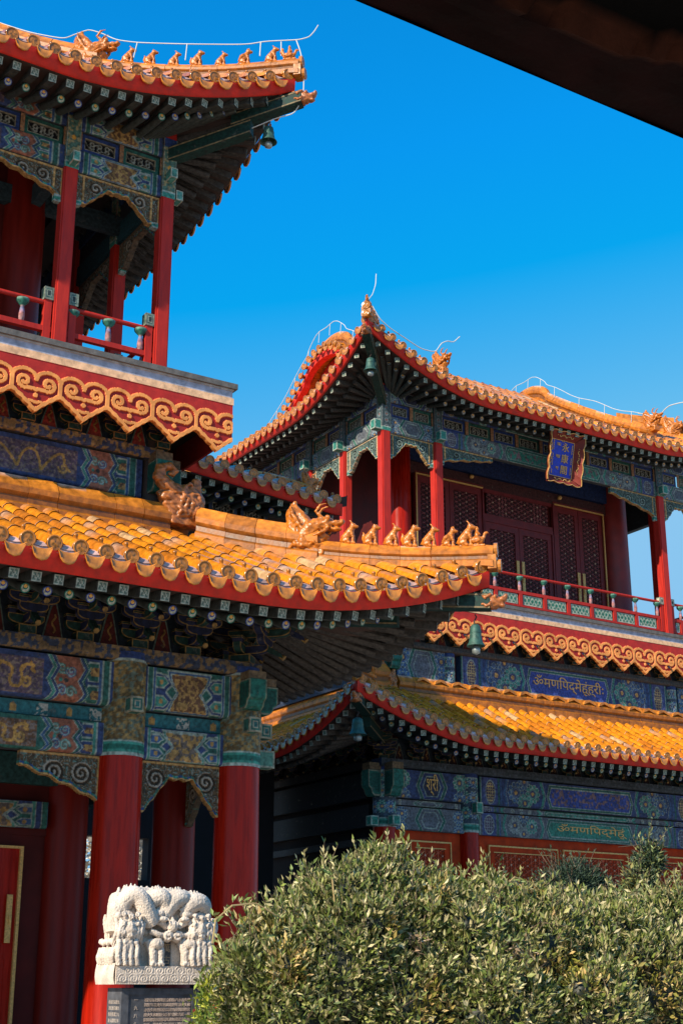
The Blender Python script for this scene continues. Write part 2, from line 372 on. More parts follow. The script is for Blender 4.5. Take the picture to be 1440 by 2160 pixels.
def remesh(mb,vox,mt,name,col,smooth=True,ns=0.0,nf=20.,iters=2,cfun=None):
    """fuse overlapping pieces into one continuous carved surface"""
    me=mb.mesh('tmp',None); o=bpy.data.objects.new('tmp',me); COL.objects.link(o)
    r=o.modifiers.new('r','REMESH'); r.mode='VOXEL'; r.voxel_size=vox; r.use_smooth_shade=smooth
    s=o.modifiers.new('s','SMOOTH'); s.factor=.5; s.iterations=iters
    dg=bpy.context.evaluated_depsgraph_get(); m2=bpy.data.meshes.new_from_object(o.evaluated_get(dg)); bpy.data.objects.remove(o)
    n=len(m2.vertices); V=np.zeros(n*3,np.float32); m2.vertices.foreach_get('co',V); V=V.reshape(-1,3)
    h=np.sin(V[:,0]*nf*3.1+np.sin(V[:,2]*nf*2.3)*1.5)*np.sin(V[:,2]*nf*2.7+np.sin(V[:,1]*nf*2)*1.7+V[:,0]*nf)
    if ns:
        N=np.zeros(n*3,np.float32); m2.vertices.foreach_get('normal',N); V=V+N.reshape(-1,3)*(h*ns)[:,None]; m2.vertices.foreach_set('co',V.ravel().astype(np.float32))
    a=m2.color_attributes.get('Col') or m2.color_attributes.new('Col','FLOAT_COLOR','POINT')
    c=np.array(col)[None]*(1+.22*h[:,None]) if cfun is None else cfun(V,h)
    a.data.foreach_set('color',np.concatenate([np.clip(c,0,1),np.ones((n,1))],1).astype(np.float32).ravel())
    m2.materials.clear(); m2.materials.append(mt); m2.update(); m2.name=name; return m2
def ell(mb,c,r,n=10):
    P=[]
    for t in np.linspace(-np.pi/2,np.pi/2,n//2+3):
        a=np.arange(n)*2*np.pi/n; P.append(np.stack([c[0]+r[0]*np.cos(t)*np.cos(a),c[1]+r[1]*np.cos(t)*np.sin(a),c[2]+r[2]*np.sin(t)+0*a],-1))
    grid(mb,np.array(P),wrap=True)
# carved roof figures, facing +x, standing on z=0
def mk_beast(v=0):
    mb=MB()
    box(mb,(-.10,-.05,-.02),(.11,.05,.015))
    tube(mb,[(-.06,0,.03),(-.05,0,.10),(.01,0,.19),(.05,0,.25)],[.07,.078,.064,.05],9)   # trunk
    ell(mb,(.07,0,.285),(.056,.048,.05)); ell(mb,(.12,0,.270),(.036,.032,.028))           # head, muzzle
    for s in(-1,1):
        tube(mb,[(.045,s*.03,.19),(.075,s*.035,.10),(.07,s*.035,.0)],[.030,.024,.026],7)
        ell(mb,(-.03,s*.05,.06),(.055,.028,.05)); tube(mb,[(-.01,s*.055,.03),(.035,s*.055,.01)],[.022,.018],6)
        tube(mb,[(.055,s*.022,.31),(.045,s*.03,.36)],[.015,.008],6) if False else ell(mb,(.055,s*.03,.318),(.018,.010,.022),6)
    for k in range(4): ell(mb,(.04-k*.022,0,.27-k*.045),(.02,.02,.028),7)
    if v==0: tube(mb,[(-.09,0,.05),(-.13,0,.12),(-.11,0,.19),(-.13,0,.23)],[.024,.026,.02,.008],7)
    if v==1: tube(mb,[(.06,0,.32),(.03,0,.37),(.0,0,.39)],[.018,.014,.006],6); tube(mb,[(-.08,0,.05),(-.12,0,.09),(-.15,0,.05)],[.024,.022,.01],7)
    if v==2:   # winged bird-like one
        for s in(-1,1): tube(mb,[(0,s*.05,.2),(-.06,s*.07,.15),(-.12,s*.05,.06)],[.03,.035,.012],7)
        tube(mb,[(-.08,0,.06),(-.14,0,.02),(-.18,0,.0)],[.04,.03,.015],7); tube(mb,[(.12,0,.28),(.155,0,.262)],[.016,.004],6); ell(mb,(.06,0,.34),(.035,.012,.03),7)
    return remesh(mb,.011,M_orn,'ridge_figure',YEL*np.array((.8,.72,1.3)),ns=.003,nf=26)
def mk_rider():
    mb=MB(); box(mb,(-.12,-.06,-.02),(.13,.06,.02))
    ell(mb,(-.01,0,.09),(.12,.06,.075)); tube(mb,[(.07,0,.10),(.11,0,.16),(.12,0,.21)],[.04,.028,.026],8); ell(mb,(.14,0,.215),(.035,.022,.02))
    tube(mb,[(.16,0,.21),(.185,0,.20)],[.013,.004],6)
    tube(mb,[(-.10,0,.11),(-.15,0,.19),(-.13,0,.25),(-.16,0,.27)],[.04,.04,.03,.012],8)
    for s in(-1,1): ell(mb,(-.02,s*.055,.09),(.08,.022,.045)); tube(mb,[(0,s*.04,.15),(.04,s*.06,.10)],[.022,.016],6); tube(mb,[(0,s*.035,.24),(.05,s*.02,.19)],[.016,.013],6)
    tube(mb,[(-.005,0,.13),(-.005,0,.24)],[.042,.036],8); ell(mb,(0,0,.28),(.03,.028,.033)); ell(mb,(-.005,0,.315),(.02,.02,.018)); 
    return remesh(mb,.011,M_orn,'ridge_rider',YEL*np.array((.8,.72,1.3)),ns=.003,nf=26)
def mk_dragon():
    """horned dragon head with a swept-up mane, about .85 m, facing +x"""
    mb=MB(); box(mb,(-.36,-.13,-.1),(.22,.13,.10))
    tube(mb,[(-.15,0,.05),(-.12,0,.25),(.0,0,.40),(.15,0,.44)],[.20,.19,.17,.13],10)
    tube(mb,[(-.20,0,.2),(-.30,0,.45),(-.34,0,.70),(-.28,0,.88)],[.16,.14,.10,.03],10)
    tube(mb,[(-.10,0,.45),(-.2,0,.62),(-.3,0,.80)],[.13,.10,.05],9)
    ell(mb,(.22,0,.45),(.16,.13,.12)); ell(mb,(.40,0,.45),(.13,.09,.055)); ell(mb,(.50,0,.475),(.045,.07,.045)); ell(mb,(.38,0,.35),(.12,.075,.035))
    tube(mb,[(-.05,0,.2),(.12,0,.18),(.22,0,.3)],[.14,.13,.1],9)
    for s in(-1,1):
        ell(mb,(.27,s*.10,.53),(.055,.04,.045)); tube(mb,[(.17,s*.06,.55),(.08,s*.08,.66),(.16,s*.09,.76),(.27,s*.09,.78)],[.035,.03,.024,.01],7)
        tube(mb,[(.30,s*.11,.38),(.20,s*.15,.28),(.05,s*.17,.22)],[.03,.035,.015],7)
        for k in range(5): tube(mb,[(.02-k*.06,s*.13,.18+k*.06),(-.10-k*.05,s*.155,.28+k*.09),(-.22-k*.03,s*.10,.42+k*.1)],[.035,.032,.012],6)
        for k in range(3): tube(mb,[(-.34+k*.16,s*.13,.05),(-.26+k*.16,s*.17,.13),(-.17+k*.16,s*.14,.05)],[.03,.035,.03],6)
    return remesh(mb,.017,M_orn,'ridge_dragon',YEL*np.array((.75,.68,1.2)),ns=.007,nf=15)
def mk_chiwen():
    """ridge-swallowing beast: open mouth toward -x biting the ridge, curled tail above"""
    mb=MB(); box(mb,(-.10,-.12,-.45),(.36,.12,-.30))
    box(mb,(-.14,-.10,-.35),(.36,.10,.15)); ell(mb,(.0,0,-.05),(.24,.14,.24)); ell(mb,(.14,0,.05),(.32,.16,.26)); ell(mb,(.2,0,-.2),(.27,.15,.22))
    tube(mb,[(.05,0,.12),(-.14,0,.22),(-.27,0,.38),(-.24,0,.54),(-.11,0,.60),(-.02,0,.52),(-.07,0,.44),(-.13,0,.47)],[.16,.13,.10,.09,.075,.06,.045,.03],12)
    tube(mb,[(-.0,0,.02),(-.16,0,.07),(-.24,0,.05)],[.10,.07,.045],9); ell(mb,(-.25,0,.08),(.05,.06,.05))
    tube(mb,[(-.0,0,-.28),(-.12,0,-.26),(-.18,0,-.2)],[.09,.06,.03],8)
    box(mb,(.24,-.08,.15),(.36,.08,.42)); ell(mb,(.30,0,.42),(.075,.07,.04))
    for s in(-1,1):
        ell(mb,(-.05,s*.12,.14),(.05,.04,.045)); ell(mb,(-.12,s*.03,.02),(.15,.11,.11)); tube(mb,[(.24,s*.13,-.1),(.33,s*.14,.0),(.30,s*.14,.12),(.2,s*.14,.12),(.2,s*.14,.04)],[.03,.03,.028,.025,.02],6)
        for k in range(4): tube(mb,[(.0+k*.08,s*.12,.18-k*.05),(.06+k*.07,s*.17,.05-k*.06),(.03+k*.07,s*.14,-.12-k*.06)],[.03,.036,.018],6)
        for k in range(5): tube(mb,[(.0+k*.07,s*.12,-.3),(.03+k*.07,s*.15,-.22),(.0+k*.07,s*.13,-.14)],[.025,.03,.02],6)
        tube(mb,[(.08,s*.10,.2),(.16,s*.12,.32),(.22,s*.1,.26)],[.03,.03,.02],6)
    return remesh(mb,.017,M_orn,'ridge_end_beast',ORA*np.array((.72,.68,1.4)),ns=.008,nf=14)
def mk_taoshou():
    mb=MB(); box(mb,(-.25,-.10,-.10),(.02,.10,.12)); ell(mb,(.05,0,.0),(.15,.11,.12)); ell(mb,(.2,0,.03),(.10,.08,.05)); ell(mb,(.27,0,.08),(.05,.06,.05)); ell(mb,(.18,0,-.06),(.10,.07,.035))
    for s in(-1,1): ell(mb,(.08,s*.09,.07),(.04,.035,.04)); tube(mb,[(.0,s*.1,.1),(-.1,s*.12,.05),(-.2,s*.1,.1)],[.03,.035,.015],6); tube(mb,[(0,s*.11,-.04),(-.08,s*.13,-.08),(-.18,s*.11,-.04)],[.03,.03,.02],6)
    return remesh(mb,.014,M_orn,'beam_end_mask',ORA*np.array((.7,.62,1.3)),ns=.006,nf=16)
ME_beast=[mk_beast(0),mk_beast(1),mk_beast(2)]; ME_rider=mk_rider(); ME_dragon=mk_dragon(); ME_chiwen=mk_chiwen(); ME_tao=mk_taoshou()
def hip_assembly(E,parent,T,figs,dragon_t,s=1.,fig_scale=1.,dscale=1.,t0=-.05):
    """hip ridge from the corner tip inward to T, with rider, beasts and horned head at plan distances"""
    d=(E.ud-E.od)/math.sqrt(2); side=(E.ud+E.od)/math.sqrt(2)
    def path(a,b,n=24): return np.array([E.hip(t)+np.array([0,0,.02]) for t in np.linspace(a,b,n)])
    low=obj('hip_ridge',ridge(path(t0,dragon_t),side,.85,hs=.85),M_ridge,parent)
    hi=obj('hip_ridge',ridge(path(dragon_t-.1,T),side,1.1,hs=1.15),M_ridge,parent)
    x=-d
    for k,t in enumerate(figs):
        p=E.hip(t)+np.array([0,0,.02+.43*.85*.85-.01]); me=ME_rider if k==0 else ME_beast[(2 if k==2 else (k%2))]
        sc_=fig_scale*(1+rng.normal(0,.05)); a=rng.normal(0,.12)
        xx=x*math.cos(a)+side*math.sin(a); 
        y=np.cross((0,0,1.),xx); inst('ridge_figure',me,parent,frame_M(p,xx,y,(0,0,1),sc_,sc_,sc_))
    p=E.hip(dragon_t)+np.array([0,0,.12]); y=np.cross((0,0,1.),x); inst('ridge_dragon',ME_dragon,parent,frame_M(p,x,y,(0,0,1),dscale,dscale,dscale))
    o_=d*-1; q=E.hip(t0)
    mb=MB(); disc(mb,q+o_*.05+np.array([0,0,.26]),o_,.12); disc(mb,q+o_*.10+np.array([0,0,-.01]),o_,.11); sweep(mb,[q+o_*-.1,q+o_*.04],[(-.13,-.08),(-.13,.16),(.13,.16),(.13,-.08)],side,ORA*.8); obj('ridge_front',mb,M_tile,low)
    return p
def corner_beam(E,parent,zo=-.62,L=None,tip=.12,mask=True,ms=.85):
    """projecting hip rafters under the corner, with glazed mask"""
    d=(E.ud-E.od)/math.sqrt(2); side=(E.ud+E.od)/math.sqrt(2); L=L or E.OV*1.41
    A=E.hip(0)+np.array([0,0,zo+.08])-d*tip; B=E.W(E.OV,-E.OV,E.z0+.42*(E.OV-.62)-.45); 
    mb=MB(); g=(.007,.034,.028); t=(.20,.15,.08)
    for (a,b,h0,h1,w) in ((0.,.50,-.13,.13,.12),(.36,1.,-.42,-.13,.11)):
        P=A+(B-A)*a; Q=A+(B-A)*b; V=[]
        for zz in (h0,h1):
            for R_,sg in ((P,-1),(Q,-1),(Q,1),(P,1)): V.append(R_+side*sg*w+np.array([0,0,zz]))
        hexa(mb,V,g)
        for sg in (-1,1):   # gilt edge strips
            for zz in (h0+.02,h1-.03):
                V=[];
                for z2 in (zz-.012,zz+.014):
                    for R_,q in ((P,w-.01),(Q,w-.01),(Q,w+.006),(P,w+.006)): V.append(R_+side*sg*q+np.array([0,0,z2]))
                hexa(mb,V,t)
        V=[]
    obj('corner_beam',mb,M_paint,parent)
    if mask:
        x=-d; y=np.cross((0,0,1.),x); inst('beam_end_mask',ME_tao,parent,frame_M(A+x*.02,x,y,(0,0,1),ms,1.0,1.05))
    return A
# ---------------- painted decoration ----------------
BLU=(.022,.045,.155);BL2=(.035,.10,.24);GRN=(.014,.115,.09);GR2=(.045,.24,.19);WHT=(.30,.36,.32);GLD=(.42,.24,.07);BRN=(.16,.07,.03);SAL=(.30,.095,.05);GRY=(.11,.12,.15);LGRY=(.20,.22,.24);DKB=(.015,.02,.06)
def pdist(X,Y,pts):
    d=np.full(X.shape,9.)
    for (ax,ay),(bx,by) in zip(pts[:-1],pts[1:]):
        dx,dy=bx-ax,by-ay; t=np.clip(((X-ax)*dx+(Y-ay)*dy)/(dx*dx+dy*dy+1e-12),0,1); d=np.minimum(d,np.hypot(X-ax-t*dx,Y-ay-t*dy))
    return d
def pin(X,Y,pts):
    r=np.zeros(X.shape,bool); n=len(pts)
    for i in range(n):
        (x0,y0),(x1,y1)=pts[i],pts[(i+1)%n]
        c=((y0>Y)!=(y1>Y)); r^=c&(X<(x1-x0)*(Y-y0)/((y1-y0) if y1!=y0 else 1e-9)+x0)
    return r
def vnoise(X,Y,f,seed=0):
    r=np.random.default_rng(seed); G=r.random((64,64)); x=X*f+17;y=Y*f+9; xi=np.floor(x).astype(int);yi=np.floor(y).astype(int);fx=x-xi;fy=y-yi;fx=fx*fx*(3-2*fx);fy=fy*fy*(3-2*fy)
    g=lambda i,j:G[i%64,j%64]; return (g(xi,yi)*(1-fx)+g(xi+1,yi)*fx)*(1-fy)+(g(xi,yi+1)*(1-fx)+g(xi+1,yi+1)*fx)*fy
class Cv:
    def __init__(s,X,Y,base): s.X=X;s.Y=Y;s.c=np.tile(np.array(base,float),(*X.shape,1));s.h=np.zeros(X.shape);
    def fill(s,m,c,h=None):
        s.c[m]=c
        if h is not None: s.h[m]=h
    def rect(s,x0,x1,y0,y1,c): s.fill((s.X>=x0)&(s.X<x1)&(s.Y>=y0)&(s.Y<y1),c)
    def line(s,pts,w,c): s.fill(pdist(s.X,s.Y,pts)<w,c,.004)
    def poly(s,pts,c,ol=None,w=.012):
        s.fill(pin(s.X,s.Y,pts),c)
        if ol is not None: s.line(list(pts)+[pts[0]],w,ol)
    def ring(s,cx,cy,r,c,w=.012): s.fill(np.abs(np.hypot(s.X-cx,s.Y-cy)-r)<w,c,.004)
    def disc(s,cx,cy,r,c): s.fill(np.hypot(s.X-cx,s.Y-cy)<r,c)
    def spiral(s,cx,cy,r,turn,c,hl,flip=1,rot=0.):
        t=np.linspace(0,turn*2*np.pi,26); rr=r*(1-t/(turn*2*np.pi)*.85); pts=list(zip(cx+flip*rr*np.cos(t+rot),cy+rr*np.sin(t+rot)))
        d=pdist(s.X,s.Y,pts); s.fill(d<r*.24,c,.003); s.fill(d<r*.10,hl,.005)
    def gold(s,m,seed,f=22,thr=.53,c=GLD):
        n=vnoise(s.X,s.Y,f,seed)+.25*vnoise(s.X,s.Y,f*2.3,seed+1)-.12; s.fill(m&(n>thr),c,.004)
def chev(x,y0,y1,n,a,dirn=1):
    """zigzag polyline from y0 to y1 at x"""
    ys=np.linspace(y0,y1,2*n+1); return [(x+(a*dirn if i%2 else 0),yy) for i,yy in enumerate(ys)]
def paint_dragon(X,Y,L,H,v=0,mid=None):
    """official style beam of the near pavilion: end bands, zigzag chevrons, scrolls, dragon panel"""
    A,B=(BLU,GRN) if v==0 else (GRN,BLU); A2,B2=(BL2,GR2) if v==0 else (GR2,BL2)
    c=Cv(X,Y,B if L<3 else A)
    def half(x0,sg):
        x=lambda d:x0+sg*d
        def band(a,b,col): c.rect(min(x(a),x(b)),max(x(a),x(b)),-1,9,col)
        e=min(.30,L*.14)
        band(0,e*.35,A); band(e*.35,e*.42,WHT); band(e*.42,e*.75,B); band(e*.75,e*.82,WHT); band(e*.82,e,A2)
        return e
    e=half(0,1); half(L,-1)
    inner0,inner1=e,L-e; W=inner1-inner0
    if W<1.9:
        q=W*.30
        for sg,x0 in ((1,inner0),(-1,inner1)):
            c.poly([(x0,H*.10),(x0+sg*q*.5,H*.14),(x0+sg*q*.9,H*.30),(x0+sg*q*.5,H*.5),(x0+sg*q*.9,H*.7),(x0+sg*q*.5,H*.9),(x0,H*.92)],A,WHT,.013)
            for yy in (.30,.72): c.poly([(x0,H*(yy-.12)),(x0+sg*q*.4,H*(yy-.12)),(x0+sg*q*.62,H*yy),(x0+sg*q*.4,H*(yy+.12)),(x0,H*(yy+.12))],B2,WHT,.010); c.disc(x0+sg*q*.28,H*yy,.035,GLD)
        m0,m1=inner0+W*.22,inner1-W*.22; n=W*.10
        P=[(m0,H*.10),(m1,H*.10),(m1-n*.2,H*.26),(m1-n*1.2,H*.5),(m1-n*.2,H*.76),(m1,H*.92),(m0,H*.92),(m0+n*.2,H*.76),(m0+n*1.2,H*.5),(m0+n*.2,H*.26)]
        P2=[((x-(m0+m1)/2)*1.18+(m0+m1)/2,(y-H/2)*1.16+H/2) for x,y in P]
        c.poly(P2,A2,WHT,.011); c.poly(P,BRN if v==0 else (.15,.11,.09),WHT,.011); c.gold(pin(X,Y,P),3+v,26,.50)
        return c.c,c.h
    # long beam: zigzag sequence
    for sg,x0 in ((1,inner0),(-1,inner1)):
        xs=lambda d:x0+sg*d
        # end hexagon boxes
        for yy in (.27,.76): c.poly([(xs(0),H*(yy-.2)),(xs(.16),H*(yy-.2)),(xs(.24),H*yy),(xs(.16),H*(yy+.2)),(xs(0),H*(yy+.2))],B,WHT,.010); c.poly([(xs(.0),H*(yy-.09)),(xs(.10),H*(yy-.09)),(xs(.14),H*yy),(xs(.10),H*(yy+.09)),(xs(0),H*(yy+.09))],BRN); c.gold(pin(X,Y,[(min(xs(0),xs(.14)),H*(yy-.09)),(max(xs(0),xs(.14)),H*(yy-.09)),(max(xs(0),xs(.14)),H*(yy+.09)),(min(xs(0),xs(.14)),H*(yy+.09))]),9,30,.45)
        z=chev(xs(.33),0,H,2,.10,-sg); z2=chev(xs(.72),0,H,2,.10,sg*-1)
        P=z+z2[::-1]; c.poly(P,SAL)
        cx=xs(.525)
        for (ax,ay,fl,cc,hh) in ((-.07,.25,1,GR2,WHT),(.08,.30,-1,BL2,WHT),(-.06,.72,1,BL2,WHT),(.08,.74,-1,GR2,WHT)):
            c.spiral(cx+ax,H*ay,.085,1.35,cc,hh,fl,rot=(0 if ay<.5 else math.pi))
        c.disc(cx,H*.5,.035,(.02,.02,.02)); c.disc(cx+.09*sg,H*.5,.03,GR2)
        for k,(cc,hh) in enumerate(((A,None),(B,None))): c.line(chev(xs(.33-.03-.045*k),0,H,2,.10,-sg),.024,cc)
        c.line(z,.007,WHT); c.line(chev(xs(.255),0,H,2,.10,-sg),.006,WHT)
        for k,cc in enumerate((A,B2)): c.line(chev(xs(.75+.055*k),0,H,2,.10,-sg),.028,cc)
        c.line(z2,.007,WHT); c.line(chev(xs(.78),0,H,2,.10,-sg),.006,WHT); c.line(chev(xs(.84),0,H,2,.10,-sg),.007,WHT)
    m0,m1=inner0+.90,inner1-.90
    if m1>m0:
        m=(X>m0)&(X<m1)&(Y>H*.12)&(Y<H*.86); c.fill(m,BRN if v else (.10,.06,.10)); 
        c.gold(m,21,34,.60,(.20,.14,.12))
        t=np.linspace(0,1,90); pts=list(zip(m0+.10+(m1-m0-.2)*t+.05*np.sin(t*37),H*(.5+.24*np.sin(t*(m1-m0)*10+.8*np.sin(t*9)))))
        c.line(pts,.022,(.48,.25,.05))
        for k in range(6,90,7):
            x,y=pts[k]; c.line([(x,y),(x+.05*math.cos(k),y+.09*math.sin(k*1.7))],.010,(.48,.25,.05)); c.disc(x+.05*math.cos(k),y+.09*math.sin(k*1.7),.02,(.45,.22,.05))
        c.spiral(m0+.22,H*.35,.09,1.2,(.48,.25,.05),(.55,.32,.10)); c.spiral(m1-.25,H*.6,.09,1.2,(.48,.25,.05),(.55,.32,.10),-1)
    return c.c,c.h
def rosette(c,cx,cy,r,cc=BL2,half=None):
    N=10 if r>.1 else 8
    c.disc(cx,cy,r,DKB)
    for k in range(N):
        a=2*math.pi*k/N; x=cx+r*.78*math.cos(a);y=cy+r*.78*math.sin(a); c.disc(x,y,r*.24,cc); c.ring(x,y,r*.22,WHT,.007)
    c.disc(cx,cy,r*.58,cc); c.ring(cx,cy,r*.56,WHT,.006); c.disc(cx,cy,r*.40,(.03,.05,.13)); c.ring(cx,cy,r*.40,LGRY,.006); c.disc(cx,cy,r*.20,(.55,.30,.08))
def paint_ros(X,Y,L,H,v=0,insc=True,dim=1.):
    """rosette style beam of the far pavilion"""
    A,B=(BLU,GRN) if v==0 else (GRY,GRN); c=Cv(X,Y,A)
    e=.16
    for sg,x0 in ((1,0),(-1,L)):
        for a,b,cc in ((0,.05,GRN),(.05,.065,WHT),(.065,.12,A),):
            x1,x2=sorted((x0+sg*a,x0+sg*b)); c.rect(x1,x2,-1,9,cc)
    if L<2.4:
        cx=L/2; rosette(c,.2,H*.30,H*.3,BL2 if v else GR2); rosette(c,L-.2,H*.3,H*.3,BL2 if v else GR2); rosette(c,.2,H*.9,H*.3); rosette(c,L-.2,H*.9,H*.3)
        w=min(.42,L*.24); P=lambda k:[(cx-w*k,H*.5),(cx-w*.6*k,H*.5-H*.46*k),(cx+w*.6*k,H*.5-H*.46*k),(cx+w*k,H*.5),(cx+w*.6*k,H*.5+H*.46*k),(cx-w*.6*k,H*.5+H*.46*k)]
        c.poly(P(1.25),GRN,WHT,.009); c.poly(P(1.0),A,WHT,.009); c.poly(P(.72),DKB if v==0 else GRY,WHT,.012); 
        return c.c,c.h
    for sg,x0 in ((1,0),(-1,L)):
        xs=lambda d:x0+sg*d
        # medallion box
        x1,x2=sorted((xs(.14),xs(.62))); c.rect(x1,x2,-1,9,(.05,.07,.22)); 
        m=((X-xs(.38))/.17)**2+((Y-H*.5)/(H*.40))**2; c.fill(m<1,(.06,.03,.08)); c.fill(np.abs(m-1)<.12,WHT); 
        n=(np.abs(np.sin((X-xs(.38))*42))<.45)|(np.abs(np.sin((Y-H*.5)*42))<.45); c.fill((m<.72)&n,LGRY if v else (.50,.36,.14))
        for a in (.66,.74):
            x1,x2=sorted((xs(a),xs(a+.045))); c.rect(x1,x2,-1,9,GRN if a<.7 else BL2)
        # half chevrons
        c.line([(xs(.98),0),(xs(.88),H*.5),(xs(.98),H)],.035,GR2 if v else BL2); c.line([(xs(1.04),0),(xs(.94),H*.5),(xs(1.04),H)],.008,WHT)
        rosette(c,xs(1.30),H*.45,H*.38,BL2 if v==0 else LGRY); rosette(c,xs(1.62),H*.80,H*.34,GR2 if v==0 else LGRY); rosette(c,xs(1.62),H*.05,H*.30,BL2)
        rosette(c,xs(1.92),H*.45,H*.34,GR2)
        c.line([(xs(2.22),0),(xs(2.34),H*.5),(xs(2.22),H)],.035,GR2); c.line([(xs(2.28),0),(xs(2.40),H*.5),(xs(2.28),H)],.009,WHT)
    m0,m1=2.5,L-2.5
    if m1>m0+.5:
        P=lambda g:[(m0+g,H*.5),(m0+.10+g,H*.14+g),(m1-.10-g,H*.14+g),(m1-g,H*.5),(m1-.10-g,H*.86-g),(m0+.10+g,H*.86-g)]
        c.poly(P(-.05),GRN,WHT,.010); c.poly(P(.02),(.03,.06,.30) if v==0 else (.03,.22,.16),WHT,.012)
        if not insc: c.gold(pin(X,Y,P(.06)),5,16,.60,(.20,.12,.14))
    return c.c,c.h
def section(H,dep,r=.07):
    """cross-section of a beam: back of underside -> rounded lower edge -> front -> top"""
    pts=[(-dep,0.)]; pts.append((-r,0.))
    for a in np.linspace(0,np.pi/2,5)[1:]: pts.append((-r+r*math.sin(a),r-r*math.cos(a)))
    pts.append((0,H)); return np.array(pts)
def beam(name,parent,A,ud,nd,L,H,painter,dep=.25,r=.07,res=.015,rel=1.,mt=None,**kw):
    """painted beam: A lower front corner, ud along, nd outward"""
    A=np.array(A,float);ud=np.array([*ud,0.]);nd=np.array([*nd,0.]); S_=section(H,dep,r)
    seg=np.concatenate([[0],np.cumsum(np.hypot(*np.diff(S_,axis=0).T))]); n=int(seg[-1]/res)+1; sv=np.linspace(0,seg[-1],n)
    nn=np.interp(sv,seg,S_[:,0]);zz=np.interp(sv,seg,S_[:,1]); us=np.linspace(0,L,int(L/res)+1)
    # painted height coordinate runs downward from the top edge
    Yp=(seg[-1]-sv)*H/(H+r*.57) ; X,Y=np.meshgrid(us,np.clip(Yp,0,None)); 
    c,h=painter(X,Y,L,H,**kw)
    c=(c*.80+.20*np.array((.075,.085,.08)))*(.80+.4*vnoise(X,Y*2.2,3.1,12))[...,None]
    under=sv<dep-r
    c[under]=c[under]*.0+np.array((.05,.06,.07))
    P=A+us[None,:,None]*ud+(nn[:,None,None]+rel*h[:,:,None])*nd+zz[:,None,None]*np.array([0,0,1.])
    mb=MB(); grid(mb,P,c)
    # ends, back and top
    for u0 in (0,L):
        Q=A+u0*ud+S_[:,0:1]*nd+S_[:,1:2]*np.array([0,0,1.]); Q=np.vstack([Q,A+u0*ud-dep*nd+np.array([0,0,H])]); cc=Q.mean(0); k=len(Q)
        mb.add(np.vstack([Q,cc]),tris=[(i,(i+1)%k,k) for i in range(k)],col=(.02,.05,.12))
    mb.add([A+np.array([0,0,H]),A+ud*L+np.array([0,0,H]),A+ud*L-dep*nd+np.array([0,0,H]),A-dep*nd+np.array([0,0,H])],[(0,1,2,3)],col=(.04,.05,.06))
    mb.add([A-dep*nd,A+ud*L-dep*nd,A+ud*L-dep*nd+np.array([0,0,H]),A-dep*nd+np.array([0,0,H])],[(0,1,2,3)],col=(.04,.05,.06))
    return obj(name,mb,mt or M_paint,parent)
def paint_plain(X,Y,L,H,c0=(.015,.10,.13),c1=GLD,seed=1,thr=.60,f=16,bands=True):
    c=Cv(X,Y,c0); c.gold(np.ones(X.shape,bool),seed,f,thr,c1)
    return c.c,c.h
def paint_mid(X,Y,L,H,c0=(.012,.13,.15)):
    c=Cv(X,Y,c0); n=max(3,int(L/.42))
    for k in range(n):
        x=L*(k+.5)/n; 
        if k%2: m=(np.abs(X-x)<.11)&(np.abs(Y-H*.5)<H*.42); c.gold(m,k,30,.42,(.45,.42,.36))
        else: c.poly([(x-.05,H*.75),(x-.05,H*.35),(x,H*.15),(x+.05,H*.35),(x+.05,H*.75)],(.42,.22,.05))
    for x in (0,L): c.fill(np.abs(X-x)<.10,BLU); c.fill(np.abs(np.abs(X-x)-.11)<.012,WHT)
    return c.c,c.h
